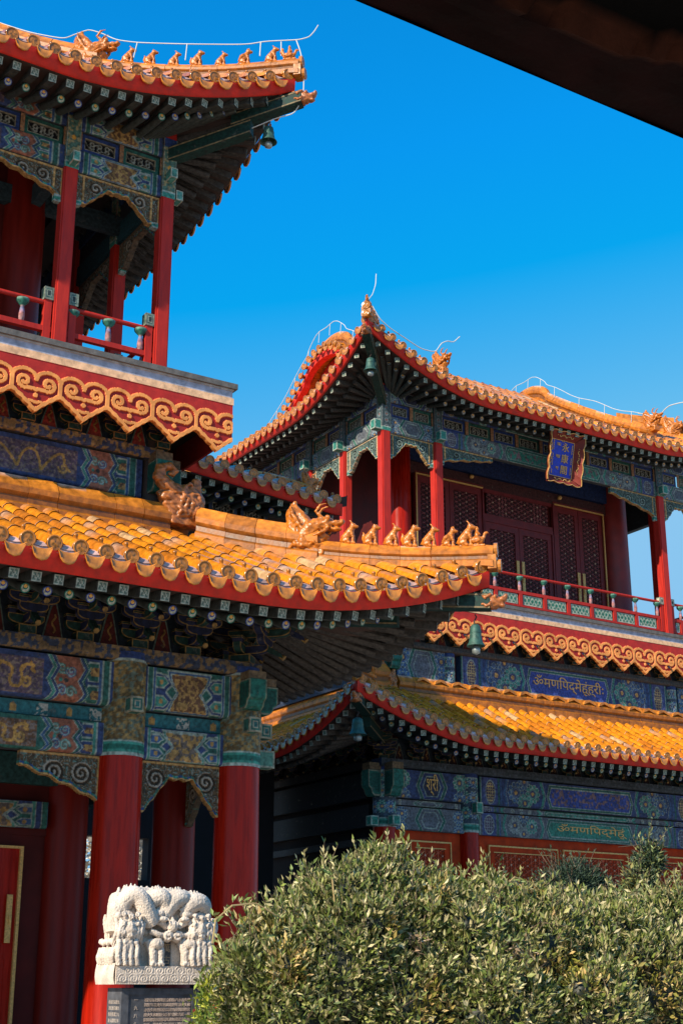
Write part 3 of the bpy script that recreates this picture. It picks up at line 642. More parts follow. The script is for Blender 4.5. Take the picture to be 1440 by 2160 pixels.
# carved openwork corner bracket (queti) by signed field on a fine grid
def queti(name,parent,A,ud,nd,W,H,L=True,R=True,th=.10,res=.014,full=False,c_bd=(.44,.25,.09),base=(.10,.062,.030),scr=(.20,.175,.14)):
    """A = top corner at the start; spans W along ud; hangs down H. Half brackets at either post or a joined arch"""
    A=np.array(A,float);ud=np.array([*ud,0.]);nd=np.array([*nd,0.]); nx=int(W/res);ny=int(H/res); xs=np.linspace(0,W,nx+1);ys=np.linspace(0,H,ny+1)
    X,Y=np.meshgrid(xs,ys); 
    if full: s=np.minimum(X,W-X); hw=W/2
    elif L: s=X; hw=W
    else: s=W-X; hw=W
    t=np.clip(s/hw,0,1)
    low=H*(.86-.62*t**.75)+.018*np.sin(t*26)*(t<.96)     # scalloped lower outline
    if full: low=H*np.where(t<.28,.98-.1*(t/.28),np.maximum(.30,.88-.62*((t-.28)/.5)))+.012*np.sin(t*30)
    foot=(s<.13)&(Y<H); inside=(Y<low)|foot&(Y<H-.02*(s/.13)**2)
    c=np.tile(np.array(base),(*X.shape,1)); h=np.zeros(X.shape)
    n=vnoise(X,Y,20,3); sw=np.sin(n*16+X*8); c[sw>.3]=scr; c[sw>.8]=(.09,.15,.13); h[sw>.3]=.014
    cx=W/2 if False else None
    for ct in ([.30*hw,.62*hw] if not full else [.48*hw]):
        for x0 in ([ct] if not full else [ct,W-ct]):
            xx=x0 if (L or full) else W-x0
            d=np.hypot(X-xx,Y-H*.30); sp=np.sin(d*75-np.arctan2(Y-H*.30,X-xx)); m=d<H*.19; c[m&(sp>0)]=np.array(scr)*1.3;c[m&(sp<=0)]=np.array(base)*.4; h[m]=np.where(sp[m]>0,.018,-.01)
    edge=np.minimum(Y,np.abs(low-Y)); bd=(edge<.036)|(np.abs(s-.16)<.02)|(s<.025); c[bd]=c_bd; h[bd]=.022
    m=(low-Y<.072)&(low-Y>=.036)&(s>.13); c[m]=GR2; c[m&(np.sin(X*40)>.2)]=BL2
    ft=(s<.13)&(Y>H*.80); c[ft]=GR2; c[(s<.13)&(np.abs(Y-H*.82)<.018)]=WHT; c[(s<.13)&(Y>H*.93)]=WHT
    fm=inside[:-1,:-1]&inside[1:,:-1]&inside[:-1,1:]&inside[1:,1:]
    mb=MB(); idx=np.arange(X.size).reshape(X.shape)
    for off,sg in ((0.,1),(-th,-1)):
        P=A+X[...,None]*ud-Y[...,None]*np.array([0,0,1.])+((off+(h if sg>0 else 0*h)))[...,None]*nd
        q=np.stack([idx[:-1,:-1],idx[:-1,1:],idx[1:,1:],idx[1:,:-1]],-1)[fm]; mb.add(P.reshape(-1,3),q,col=c.reshape(-1,3))
    nn=X.size; q=[]
    pm=np.pad(fm,1); 
    for (di,dj,a,b) in ((0,-1,(0,0),(1,0)),(0,1,(0,1),(1,1)),(-1,0,(0,0),(0,1)),(1,0,(1,0),(1,1))):
        nb=pm[1+di:1+di+fm.shape[0],1+dj:1+dj+fm.shape[1]]; I,J=np.where(fm&~nb)
        v0=idx[I+a[0],J+a[1]];v1=idx[I+b[0],J+b[1]]; q.append(np.stack([v0,v1,v1+nn,v0+nn],-1))
    mb.q.append(np.concatenate(q)); 
    return obj(name,mb,M_paint,parent)
# cloud-head valance board: unit tile carved by field
OR1=np.array((.86,.33,.085)); RD1=np.array((.46,.026,.018))
def valance(name,parent,A,ud,nd,n,w,Htop,H,phase=0.,th=.07,res=.0125,L=None):
    """A: top-left of board. red board Htop deep, then cloud heads H deep; n units of width w"""
    A=np.array(A,float);ud=np.array([*ud,0.]);nd=np.array([*nd,0.]); L=L or n*w
    xs=np.arange(0,L+res*.5,res); ys=np.arange(0,Htop+H+res,res); X,Y=np.meshgrid(xs,ys)
    U=((X+phase)/w)%1.-.5; V=(Y-Htop)/w; a=np.abs(U); hh=H/w
    # lower outline: pointed head with lobes; upper outline: two humps a head
    vb=hh-(hh-.52)*np.clip(a/.5,0,1)**.82+.020*np.abs(np.sin(a*3.5*np.pi/.5))*(a>.03)
    top=.19-.19*np.sqrt(np.clip(1-((a-.25)/.25)**2,0,1))
    inside=V<vb
    dist_b=(vb-V)*.78
    c=np.tile(RD1,(*X.shape,1)); h=np.zeros(X.shape)
    org=(dist_b<.080)&(V>.26)
    Q=[(u_,(.19-.19*math.sqrt(max(0,1-((abs(u_)-.25)/.25)**2)))+.045) for u_ in np.linspace(-.5,.5,41)]
    org|=(pdist(U,V,Q)<.042)
    for sg in (-1,1):
        pts=[(0.,.455),(sg*.05,.43)]
        for k in range(34):
            q=k/33.; an=math.radians(120)-q*math.radians(430); r=.155*(1-.74*q); pts.append((sg*(.250+r*math.cos(an)*1.0),.300+r*math.sin(an)))
        org|=(pdist(U,V,pts)<.042)
    org|=(np.hypot(U,V-.565)<.050)|((np.hypot(U*.8,V-.60)<.150)&(np.hypot(U*.8,V-.60)>.080)&(V>.665)&(a<.13))
    org|=(a>.455)&(V>.17)&(V<.6)
    c[org]=OR1; h[org]=.024
    gn=vnoise(X,Y,5,4); c[org]*=(.80+.36*gn[org])[:,None]
    c[(~org)&(V>top)]=RD1*.75
    fm=inside[:-1,:-1]&inside[1:,:-1]&inside[:-1,1:]&inside[1:,1:]
    # snap the lower outline to the field
    Yc=np.where((~inside)&(V<vb+res/w*1.5),vb*w+Htop,Y); fm=(inside[:-1,:-1]|inside[:-1,1:])
    Yc=np.minimum(Yc,vb*w+Htop); 
    c[~inside]=OR1
    mb=MB(); idx=np.arange(X.size).reshape(X.shape)
    for off,sg in ((0.,1),(-th,-1)):
        P=A+X[...,None]*ud-Yc[...,None]*np.array([0,0,1.])+(off+(h if sg>0 else 0*h))[...,None]*nd
        q=np.stack([idx[:-1,:-1],idx[:-1,1:],idx[1:,1:],idx[1:,:-1]],-1)[fm]; mb.add(P.reshape(-1,3),q,col=c.reshape(-1,3) if sg>0 else c.reshape(-1,3)*.6)
    nn=X.size; pm=np.pad(fm,1); Q=[]
    for (di,dj,a_,b_) in ((0,-1,(0,0),(1,0)),(0,1,(0,1),(1,1)),(1,0,(1,0),(1,1))):
        nb=pm[1+di:1+di+fm.shape[0],1+dj:1+dj+fm.shape[1]]; I,J=np.where(fm&~nb); v0=idx[I+a_[0],J+a_[1]];v1=idx[I+b_[0],J+b_[1]]; Q.append(np.stack([v0,v1,v1+nn,v0+nn],-1))
    mb.q.append(np.concatenate(Q)); return obj(name,mb,M_board,parent)
def lattice(name,parent,A,ud,nd,W,H,pitch=.115,res=.0125,dots=True,bar=(.17,.022,.018),hole=(.018,.008,.01)):
    """hexagonal door lattice with sunk holes and gilt studs"""
    A=np.array(A,float);ud=np.array([*ud,0.]);nd=np.array([*nd,0.]); xs=np.linspace(0,W,int(W/res)+1);ys=np.linspace(0,H,int(H/res)+1);X,Y=np.meshgrid(xs,ys)
    f=np.full(X.shape,9.)
    for a in (0,60,120):
        q=X*math.cos(math.radians(a))+Y*math.sin(math.radians(a)); p=pitch*.866; f=np.minimum(f,np.abs((q/p+.5)%1-.5)*p)
    bars=f<.014; c=np.where(bars[...,None],np.array(bar),np.array(hole)); h=np.where(bars,0.,-.03)
    if dots:
        p=pitch*.866*2; q1=X; q2=X*.5+Y*.866; d=np.hypot((q1/p+.5)%1-.5,(q2/p+.5)%1-.5)*p; m=d<.020; c[m]=(.62,.50,.34); h[m]=.012
    P=A+X[...,None]*ud+Y[...,None]*np.array([0,0,1.])+h[...,None]*nd; mb=MB(); grid(mb,P,c); return obj(name,mb,M_board,parent)
def vent(name,parent,A,ud,nd,W,H,fr=BLU,res=.013):
    """framed openwork scroll panel"""
    A=np.array(A,float);ud=np.array([*ud,0.]);nd=np.array([*nd,0.]); xs=np.linspace(0,W,int(W/res)+1);ys=np.linspace(0,H,int(H/res)+1);X,Y=np.meshgrid(xs,ys)
    e=np.minimum(np.minimum(X,W-X),np.minimum(Y,H-Y)); c=np.tile(np.array(fr,float),(*X.shape,1)); h=np.zeros(X.shape)
    b=min(H,W)*.24
    m=e>b; c[m]=(.006,.006,.008); h[m]=-.05; 
    k=np.zeros(X.shape,bool)
    for i,cx in enumerate((W*.30,W*.5,W*.70)):
        for cy in (H*.40,H*.60):
            d=np.hypot(X-cx,Y-cy); k|=np.abs(d-H*.10)<.016
    k|=np.abs(Y-H*.5-.06*np.sin(X*24))<.014; m2=m&k; c[m2]=(.20,.20,.17); h[m2]=-.012
    c[(e>b-.022)&(e<=b)]=(.30,.27,.19); h[(e>b-.022)&(e<=b)]=.008
    P=A+X[...,None]*ud+Y[...,None]*np.array([0,0,1.])+h[...,None]*nd; mb=MB(); grid(mb,P,c)
    return obj(name,mb,M_paint,parent)
def capital(name,parent,c,r,z0,z1,style=0,res=.02):
    """painted collar of a round column"""
    n=64; zs=np.linspace(z0,z1,int((z1-z0)/res)+1); a=np.arange(n)*2*np.pi/n; X,Y=np.meshgrid(a*r,z1-zs); H=z1-z0
    cv=Cv(X,Y,(.115,.075,.028) if style==0 else (.045,.07,.10)); full=np.ones(X.shape,bool)
    if style==0: cv.gold(full,5,13,.52,(.26,.17,.06)); cv.gold(full,8,26,.62,(.10,.13,.10))
    else:
        for k in range(8):
            for z in np.arange(.25,H-.2,.42): rosette(cv,(k+.5*(int(z*10)%2))*2*np.pi*r/8,z,.17,GR2 if k%2 else BL2)
    b=H
    for a0,a1,cc in ((0,.06,WHT),(.06,.10,GR2),(.10,.17,GRN),(.17,.21,GR2),(.21,.23,WHT)): cv.fill((Y>b-a1)&(Y<=b-a0+.001),cc)
    cv.fill(Y<.12,BLU); cv.fill((Y>.12)&(Y<.15),WHT)
    P=np.stack([c[0]+r*np.cos(X/r),c[1]+r*np.sin(X/r),z1-Y],-1); mb=MB(); grid(mb,P,cv.c,wrap=True); return obj(name,mb,M_paint,parent)
def postband(name,parent,c,s,z0,z1,style=0):
    """painted sleeve of a square post (half-size s)"""
    res=.016; mb=MB()
    for (ud,nd) in (((1,0),(0,-1)),((0,1),(-1,0)),((1,0),(0,1)),((0,1),(1,0))):
        ud3=np.array([*ud,0.]);nd3=np.array([*nd,0.]); xs=np.linspace(0,2*s,int(2*s/res)+1);zs=np.linspace(z0,z1,int((z1-z0)/res)+1); X,Z=np.meshgrid(xs,zs); Y=z1-Z;H=z1-z0
        cv=Cv(X,Y,(.07,.15,.12) if style==0 else (.05,.08,.09)); full=np.ones(X.shape,bool)
        if style==0: cv.gold(full,4,22,.55,(.25,.22,.12)); cv.disc(s,H*.5,.05,(.55,.26,.04))
        else:
            for z in np.arange(.12,H,.2): cv.ring(s,z,.055,LGRY,.010); cv.disc(s,z,.02,SAL)
        cv.fill(Y<.18,BLU if style==0 else DKB); cv.fill(Y>H-.12,GR2); cv.fill(np.abs(Y-H+.12)<.014,WHT); cv.fill(np.minimum(X,2*s-X)<.014,WHT if style==0 else LGRY)
        P=np.array([c[0],c[1],0])-ud3*s+nd3*(s+.004)+X[...,None]*ud3+Z[...,None]*np.array([0,0,1.])+cv.h[...,None]*nd3; grid(mb,P,cv.c)
    return obj(name,mb,M_paint,parent)
# bracket set (dougong): local x along wall, y outward(+), z up
def arm(mb,ax,a,b,off,z,h,w,ci,ct,t=.012):
    """bracket arm with upswept ends; ax 0 runs along x, 1 along y; between a and b at cross position off"""
    c=h*.62; L=b-a; pr=[(a,z+h),(a,z+c)]+[(a+min(.16,L*.3)*(1-math.cos(q)),z+c*(1-math.sin(q))) for q in np.linspace(.3,1.57,5)]
    pr+= [(b-(x-a),zz) for x,zz in pr[::-1]]
    n=len(pr); cx=(a+b)/2; cz=z+h*.5
    def P3(u,s,zz): return (u,off+s,zz) if ax==0 else (off+s,u,zz)
    for s in (-w,w):
        o=[P3(x,s,zz) for x,zz in pr]; I=[P3(x+(t if x<cx else -t)*(1 if abs(x-cx)>.05 else .2),s*1.01,zz+(t if zz<cz else -t)) for x,zz in pr]
        mb.add(np.vstack([o,I]),[(k,(k+1)%n,n+(k+1)%n,n+k) for k in range(n)],col=ct); m=np.mean(I,0); mb.add(np.vstack([I,m]),tris=[(k,(k+1)%n,n) for k in range(n)],col=ci)
    P=np.array([[P3(x,s,zz) for s in (-w,-w+t,w-t,w)] for x,zz in pr+[pr[0]]]); cc=np.zeros((n+1,4,3)); cc[:]=ci; cc[:,0]=ct; cc[:,3]=ct; grid(mb,P,cc)
def mk_bracket(tiers=3,step=.28,hz=.25,gold=(.20,.12,.035)):
    mb=MB(); g=(.010,.038,.032);b=(.010,.015,.045); w=.05
    boxt(mb,(-.13,-.1,0),(.13,.16,.13),g,gold)
    for k in range(tiers):
        z=.15+k*hz; y=k*step+.03; L=.27+.10*(k%2); c1,c2=(g,b) if k%2 else (b,g)
        arm(mb,1,-.15,y+step+.06,0,z,.13,w,c1,gold)
        V=[(-w,y+step+.05,z+.02),(w,y+step+.05,z+.02),(w,y+step+.24,z-.09),(-w,y+step+.24,z-.09),(-w,y+step+.05,z+.12),(w,y+step+.05,z+.12),(w,y+step+.22,z-.02),(-w,y+step+.22,z-.02)]
        hexa(mb,V,c2); tube(mb,[(0,y+step+.20,z-.05),(0,y+step+.25,z-.085)],[.03,.045],6,gold)
        arm(mb,0,-L,L,y,z,.14,w,c2,gold); arm(mb,0,-L*.8,L*.8,y+step,z+.12,.13,w,c1,gold)
        for s in(-1,0,1):
            for yy,zz,l in ((y,z+.14,L-.06),(y+step,z+.25,L*.8-.06)):
                x=s*l; V=[(x-.045,yy-.05,zz),(x+.045,yy-.05,zz),(x+.045,yy+.05,zz),(x-.045,yy+.05,zz),(x-.07,yy-.07,zz+.08),(x+.07,yy-.07,zz+.08),(x+.07,yy+.07,zz+.08),(x-.07,yy+.07,zz+.08)]
                hexa(mb,V,c1 if s else c2); boxt(mb,(x-.072,yy-.072,zz+.06),(x+.072,yy+.072,zz+.095),c2,gold,.008)
    return mb.mesh('bracket_set',M_paint)
ME_brk=mk_bracket(3,.28,.25); ME_brk2=mk_bracket(2,.22,.20,(.30,.15,.045))
def brackets(parent,me,xs,p0,ud,nd,z,s=1.):
    ud=np.array([*ud,0.]);nd=np.array([*nd,0.])
    for x in xs:
        p=np.array([*p0,z])+ud*x
        if inframe(p,120): inst('bracket_set',me,parent,frame_M(p,ud,nd,(0,0,1),s,s,s))
def heartboards(name,parent,xs,p0,ud,nd,z,w,h,col=(.09,.012,.01)):
    """flame-shaped red boards between the bracket sets"""
    ud=np.array([*ud,0.]);nd=np.array([*nd,0.]); mb=MB(); p=np.array([*p0,z])
    x0,x1=min(xs)-w,max(xs)+w
    V=[p+ud*x0,p+ud*x1,p+ud*x1+np.array([0,0,h]),p+ud*x0+np.array([0,0,h])]; mb.add(V,[(0,1,2,3)],col=(.012,.02,.03))
    for a in xs:
        t=np.linspace(-1,1,13); 
        for k,(sc_,cc,off) in enumerate(((1.,(.10,.14,.12),.02),(.86,col,.03))):
            top=(.9*(1-np.abs(t)**1.6)**1.2+.02)*h*.85*sc_
            P=np.array([p+ud*a+ud[None]*(t*w*.42*sc_)[:,None]+nd*off+np.array([0,0,1.])[None]*(0*t)[:,None],p+ud*a+ud[None]*(t*w*.42*sc_)[:,None]+nd*off+np.array([0,0,1.])[None]*top[:,None]]); grid(mb,P,cc)
        t=np.linspace(0,1,8); tube(mb,[p+ud*(a+.03*math.sin(q*9))+nd*.035+np.array([0,0,.1+q*.35*h]) for q in t],.018,5,(.25,.13,.04))
    return obj(name,mb,M_paint,parent)
def beam_end(name,parent,c,d,z0,z1,w=.17,L=.42,off=.2):
    """shaped beam head projecting past a corner column in direction d"""
    d=np.array([*d,0.]);s=np.array([-d[1],d[0],0.]); H=z1-z0; prof=[(0,0),(L*.55,0),(L*.72,H*.10),(L*.80,H*.26),(L*.97,H*.34),(L,H*.42),(L,H*.98),(0,H*.98)]
    mb=MB(); n=len(prof); out=[]
    for sc_,dw,cc in ((1.,0.,(.17,.19,.14)),(.88,.006,GRN),(.74,.010,(.012,.075,.06))):
        for sg in(-1,1):
            cx,cz=L*.5,H*.5; P=[np.array([*c,z0])+d*(off+cx+(a-cx)*sc_)+s*sg*(w+dw)+np.array([0,0,cz+(b-cz)*sc_]) for a,b in prof]; m=np.mean(P,0); mb.add(np.vstack([P,m]),tris=[(i,(i+1)%n,n) for i in range(n)],col=cc)
    P=np.array([[np.array([*c,z0])+d*(off+a)+s*sg*w+np.array([0,0,b]) for sg in (-1,-.8,.8,1)] for a,b in prof+[prof[0]]]); cc=np.zeros((n+1,4,3)); cc[:]=GRN; cc[:,0]=(.2,.2,.13);cc[:,3]=(.2,.2,.13); grid(mb,P,cc)
    # upper tan block
    box_=[(off,w*.9,H*1.0),(off+L*.9,w*.9,H*1.28)]
    V=[]; 
    for zz in (H*1.0,H*1.26):
        for a,q in ((off,-w),(off+L*.92,-w),(off+L*.92,w),(off,w)): V.append(np.array([*c,z0])+d*a+s*q+np.array([0,0,zz]))
    hexa(mb,V,(.15,.10,.055)); return obj(name,mb,M_paint,parent)
# ---------------- generic pieces ----------------
def column(parent,c,r,z0,z1,m=None):
    mb=MB(); lathe(mb,[(r*1.25,z0),(r*1.3,z0+.12),(r*1.05,z0+.2),(r*1.03,z0+.22),(r*1.02,z0+(z1-z0)*.5),(r*.985,z1)],(c[0],c[1],0),40); return obj('column',mb,m or M_red,parent,True)
def post(parent,c,s,z0,z1):
    k=s*.22; pr=[(-s,-s+k),(-s+k,-s+k),(-s+k,-s),(s-k,-s),(s-k,-s+k),(s,-s+k),(s,s-k),(s-k,s-k),(s-k,s),(-s+k,s),(-s+k,s-k),(-s,s-k)]
    mb=MB(); P=np.array([[(c[0]+a,c[1]+b,z) for a,b in pr] for z in (z0,z1)]); grid(mb,P,wrap=True)
    return obj('post',mb,M_redp,parent)
def boxes(name,parent,L,m,kind=None,smooth=False):
    mb=MB()
    for a,b,c in L: box(mb,a,b,c)
    return obj(name,mb,m,parent,kind=kind)
def baluster(parent,c,ax,z0,z1,low=0.):
    """lotus-cap vase between rail and lower bar"""
    mb=MB(); H=z1-z0; g=(.03,.24,.18); p=(.50,.38,.42)
    lathe(mb,[(.03,0),(.05,H*.04),(.055,H*.3),(.04,H*.55),(.03,H*.66),(.045,H*.70),(.11,H*.86),(.12,H*.97),(.06,H*1.)],(c[0],c[1],z0),12,[p*.7 if False else (.30,.16,.16),(.32,.2,.2),(.40,.16,.15),(.18,.19,.34),(.3,.2,.2),(.03,.15,.11),(.03,.15,.11),(.14,.24,.19),(.03,.12,.09)])
    return obj('baluster',mb,M_paint,parent,True)
def railing(parent,A,B,ztop,zlow,balus,tall=False,green=False,zb=None,zpost=None):
    """rail between two points, A and B in plan"""
    A=np.array(A,float);B=np.array(B,float); d=(B-A)/np.linalg.norm(B-A); r=obj('rail',tube(MB(),[(*A,ztop),(*B,ztop)],.045,10),M_redp,parent,True)
    n=np.array([-d[1],d[0]])
    def bar(z0,z1,w,name='lower_rail',m=M_redp):
        V=[]
        for z in (z0,z1):
            for p,s in ((A,-1),(B,-1),(B,1),(A,1)): V.append((*(p+n*s*w),z))
        obj(name,hexa(MB(),V),m,r)
    bar(zlow-.05,zlow+.045,.05)
    if green: bar(zb,zb+.06,.05)
    for P,s in ((A,1),(B,-1)):
        q=P+d*s*.09; boxes('rail_post',r,[((q[0]-.065,q[1]-.065,zb or zlow-.4),(q[0]+.065,q[1]+.065,zpost or ztop+.12),0)],M_redp)
        z=(zpost or ztop+.12); mb=MB(); boxt(mb,(q[0]-.085,q[1]-.085,z-.02),(q[0]+.085,q[1]+.085,z+.22),(.07,.13,.11) if not green else (.42,.42,.34),(.18,.21,.17),.03); boxt(mb,(q[0]-.04,q[1]-.088,z+.04),(q[0]+.04,q[1]+.088,z+.16),(.03,.05,.05),(.3,.34,.28),.01); obj('post_cap',mb,M_paint,r)
    for k,x in enumerate(balus):
        c=A+d*x; baluster(r,c,d,zlow+.045,ztop-.03)
        if green: boxes('strut',r,[((c[0]-.06,c[1]-.05,zb+.06),(c[0]+.06,c[1]+.05,zlow-.05),0)],M_redp)
    if green:
        xs=[0.15]+list(balus)+[np.linalg.norm(B-A)-.15]
        for a,b in zip(xs[:-1],xs[1:]):
            if b-a<.35: continue
            L=b-a-.22; X,Y=np.meshgrid(np.linspace(0,L,int(L/.015)),np.linspace(0,1,16)); h_=zlow-.05-zb-.10
            c=np.tile(np.array((.02,.15,.10)),(*X.shape,1)); c[np.abs(Y-.5-.3*np.sin(X*22))<.13]=(.33,.38,.29); c[np.abs(Y-.5+.3*np.sin(X*22))<.10]=(.33,.38,.29); e=(np.minimum(Y,1-Y)<.08)|(np.minimum(X,L-X)<.02); c[e]=(.42,.42,.33)
            p=A+d*(a+.11); nn=-np.array([-d[1],d[0]])
            P=np.array([*p,zb+.08])+X[...,None]*np.array([*d,0])+Y[...,None]*h_*np.array([0,0,1.])+np.array([*nn,0])*.02; grid_o=grid(MB(),P,c); obj('rail_panel',grid_o,M_paint,r)
    return r
def bell(label,p,h=.42,r=.17,group=None):
    """wind bell hanging from p (the hook)"""
    t=thing('wind_bell',label,'bell',p); x,y,z=p
    tube_=MB(); tube(tube_,[(x,y,z),(x+.03,y,z-.04),(x+.0,y,z-.09),(x-.025,y,z-.13),(x,y,z-.17)],.012,6); obj('hook',tube_,M_dark,t,True)
    mb=MB(); z0=z-.16; pr=[(.001,0),(r*.35,-.01),(r*.62,-.05*h/.42),(r*.70,-h*.35),(r*.74,-h*.55),(r*.86,-h*.8),(r*1.12,-h*.97),(r*1.15,-h),(r*1.08,-h),(r*.8,-h*.8),(r*.66,-h*.5),(r*.6,-h*.1)]
    lathe(mb,pr,(x,y,z0),22); lathe(mb,[(r*.70,-h*.38),(r*.74,-h*.39),(r*.74,-h*.42),(r*.71,-h*.43)],(x,y,z0),22); obj('bell_body',mb,M_bronze,t,True)
    mb=MB(); tube(mb,[(x,y,z0-h*.3),(x,y,z0-h*.95)],.01,5); lathe(mb,[(.001,-h*.9),(r*.3,-h*.95),(r*.52,-h*1.12),(r*.48,-h*1.3),(.001,-h*1.38)],(x,y,z0),12); obj('clapper',mb,mat('dull_tin',(.30,.34,.33),.4,10,.2,metal=.5),t,True)
    return t
def deck(parent,x0,x1,y0,y1,zt,fx,fy):
    """stone-capped balcony deck"""
    boxes('deck_slab',parent,[((x0,y0,zt-.10),(x1,y1,zt),(.13,.12,.11)),((x0+.05,y0+.05,zt-.13),(x1-.05,y1-.05,zt-.10),(.42,.40,.38))],M_stone)
    X0,X1=(x0+.09 if fx<0 else x0),(x1-.09 if fx>0 else x1)
    boxes('deck_moulding',parent,[((x0+.07,y0+.07,zt-.27),(x1-.07,y1-.07,zt-.13),(.36,.37,.45)),((x0+.05,y0+.05,zt-.40),(x1-.05,y1-.05,zt-.27),(.85,.50,.28))],M_stone)
# ======================= near pavilion =======================
PL=thing('pavilion','Near two-storey pavilion on the left, with round red columns and dragon-painted beams','pavilion',(9,21,0))
YC=20.42; XC=float(onY(497,1800,YC)[0]); XC2=float(onY(243,1800,YC)[0]); RC=.36
for c in ((XC,YC),(XC2,YC),(XC2-4.0,YC)):
    o=column(PL,c,RC,.3,5.0); 
    if c[0]>7: capital('painted_collar',o,c,RC+.006,4.98,6.60)
YI=22.55; XI=float(onY(366,1760,YI)[0]); XH=float(onY(128,1900,YI)[0])
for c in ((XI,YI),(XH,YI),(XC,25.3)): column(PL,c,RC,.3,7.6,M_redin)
# plinth
boxes('plinth',PL,[((-9,18.6,0),(12.4,36,.32),(.30,.28,.26))],M_stone)
# hall: front wall with door, side wall
boxes('hall_wall',PL,[((-9,22.45,.32),(XH-.95,22.75,7.8),0),((XH-.95,22.45,3.95),(XH,22.75,7.8),0),((XH-.1,22.7,.32),(XH+.1,35,7.8),0)],M_wall)
boxes('hall_wall_infill',PL,[((XH-.95,22.48,.32),(XH,22.72,3.97),0)],M_wall)
dp=float(onY(20,2000,22.35)[0]); dx=float(onY(46,1765,22.4)[0])
door=boxes('door',PL,[((dx-1.6,22.36,.4),(dx,22.46,3.72),(.17,.02,.016)),((dx-1.6,22.33,.4),(dx-.3,22.37,1.3),(.15,.02,.015))],M_red)
boxes('door_frame',door,[((dx-.03,22.30,.32),(dx+.02,22.36,3.76),0),((dx-1.8,22.30,3.72),(dx-.03,22.36,3.76),0)],M_gold)
lattice('door_lattice',door,(dx-1.55,22.35,1.5),(1,0),(0,-1),1.2,2.05,pitch=.13)
hp=onY(18,1940,22.3); boxes('door_handle',door,[((hp[0]-.05,22.27,hp[2]-.35),(hp[0]+.04,22.30,hp[2]+.38),0),((hp[0]-.01,22.24,hp[2]-.06),(hp[0]+.03,22.28,hp[2]+.06),0)],M_gold)
boxes('inner_beam',PL,[((-9,22.3,4.75),(XH,22.44,5.25),(.02,.07,.07)),((-9,22.28,5.35),(XH,22.42,5.9),(.02,.04,.09))],M_paint)
pb=onY(50,1690,22.2); pe=beam('inner_painted_beam',PL,(pb[0]-1.5,22.26,4.05),(1,0),(0,-1),1.95,.42,paint_dragon,dep=.1,v=1)
# front beams of the first storey
for (x0,x1) in ((XC2-4.0+.2,XC2-.22),(XC2+.22,XC-.22)):
    L=x1-x0
    beam('lower_beam',PL,(x0,YC-.13,4.98),(1,0),(0,-1),L,.50,paint_dragon,dep=.26,v=1)
    beam('middle_beam',PL,(x0,YC-.05,5.50),(1,0),(0,-1),L,.22,paint_mid,dep=.1,r=.02)
    beam('upper_beam',PL,(x0,YC-.24,5.74),(1,0),(0,-1),L,.68,paint_dragon,dep=.46,r=.10,v=0)
beam('top_plate',PL,(XC2-4.,YC-.30,6.46),(1,0),(0,-1),XC-XC2+4.+.25,.22,paint_plain,dep=.6,r=.08,c0=(.02,.03,.07),c1=(.17,.10,.04),thr=.50,f=20)
# side row beams
boxes('side_beam',PL,[((XC-.13,YC+.3,4.98),(XC+.13,35,5.48),(.02,.08,.06)),((XC-.24,YC+.3,5.74),(XC+.24,35,6.42),(.02,.05,.12)),((XC-.3,YC+.3,6.46),(XC+.3,35,6.68),(.03,.03,.05))],M_paint)
x0=XC2+.2; queti('corner_bracket',PL,(x0,YC-.02,4.975),(1,0),(0,-1),XC-XC2-.38,.88,full=True,c_bd=(.40,.23,.08))
queti('corner_bracket',PL,(XC2-1.62,YC-.02,4.975),(1,0),(0,-1),1.42,.92,L=False,c_bd=(.40,.23,.08))
queti('corner_bracket',PL,(XC-.02,YC+.25,4.975),(0,1),(-1,0),YI-YC-.45,.85,full=True,c_bd=(.10,.07,.04))
beam_end('beam_head',PL,(XC,YC),(1,0),5.88,6.36,.16,.36,.28); beam_end('beam_head',PL,(XC,YC),(0,-1),5.88,6.36,.16,.36,.28)
for (c,d) in (((XC,YC),(1,0)),((XC,YC),(0,-1)),((XC2,YC),(0,-1))):
    d=np.array(d); q=np.array(c)+d*.46
    mb=MB(); a=np.array([q[0]-.11,q[1]-.11,5.62 if c[0]<XC else 5.50]); boxt(mb,a,a+np.array([.22,.22,.24]),(.03,.12,.10),(.26,.24,.17),.03); boxt(mb,a+np.array([.06,-.006,.06]),a+np.array([.16,.226,.18]),(.03,.12,.12),(.26,.26,.2),.02); obj('tenon_end',mb,M_paint,PL)
mb=MB(); boxt(mb,(XC+.30,YC-.12,5.02),(XC+.62,YC+.12,5.30),(.07,.18,.14),(.24,.26,.2),.03); obj('tenon_end',mb,M_paint,PL)
# bracket zone under the lower roof
bx=[XC-.05-k*.93 for k in range(1,12)]
brackets(PL,ME_brk,bx,(0,YC-.05),(1,0),(0,-1),6.70,1.08); heartboards('bracket_boards',PL,[b-.465 for b in bx],(0,YC-.02),(1,0),(0,-1),6.70,.42,.85)
inst('bracket_set',ME_brk,PL,frame_M((XC,YC,6.70),np.array((1,1,0))/1.414,np.array((1,-1,0))/1.414,(0,0,1),1.3,1.35,1.08))
brackets(PL,ME_brk,[YC+.95*k for k in range(1,8)],(XC+.05,0),(0,1),(1,0),6.70,1.08)
EL1=Eave((13.80,17.60),(-1,0),(0,-1),7.34,.83,4.3,2.1,.15,2.85,.45,.005,22,3.62,lift2=False)
EL1s=Eave((13.80,17.60),(0,1),(1,0),7.34,.83,4.3,2.1,.15,2.85,.45,.005,15,3.62,lift2=False)
OFFS=[(.10,-.36,1.),(.6,-.31,.97),(1.2,-.22,.8),(2.0,.10,.4),(2.95,.46,.1),(3.3,.46,.1)]
FAS=[(-.0,-.10,1.),(.05,-.365,1.),(.11,-.375,1.)]
FASD=[(.02,-.10,1.),(.06,-.26,1.),(.11,-.28,1.)]
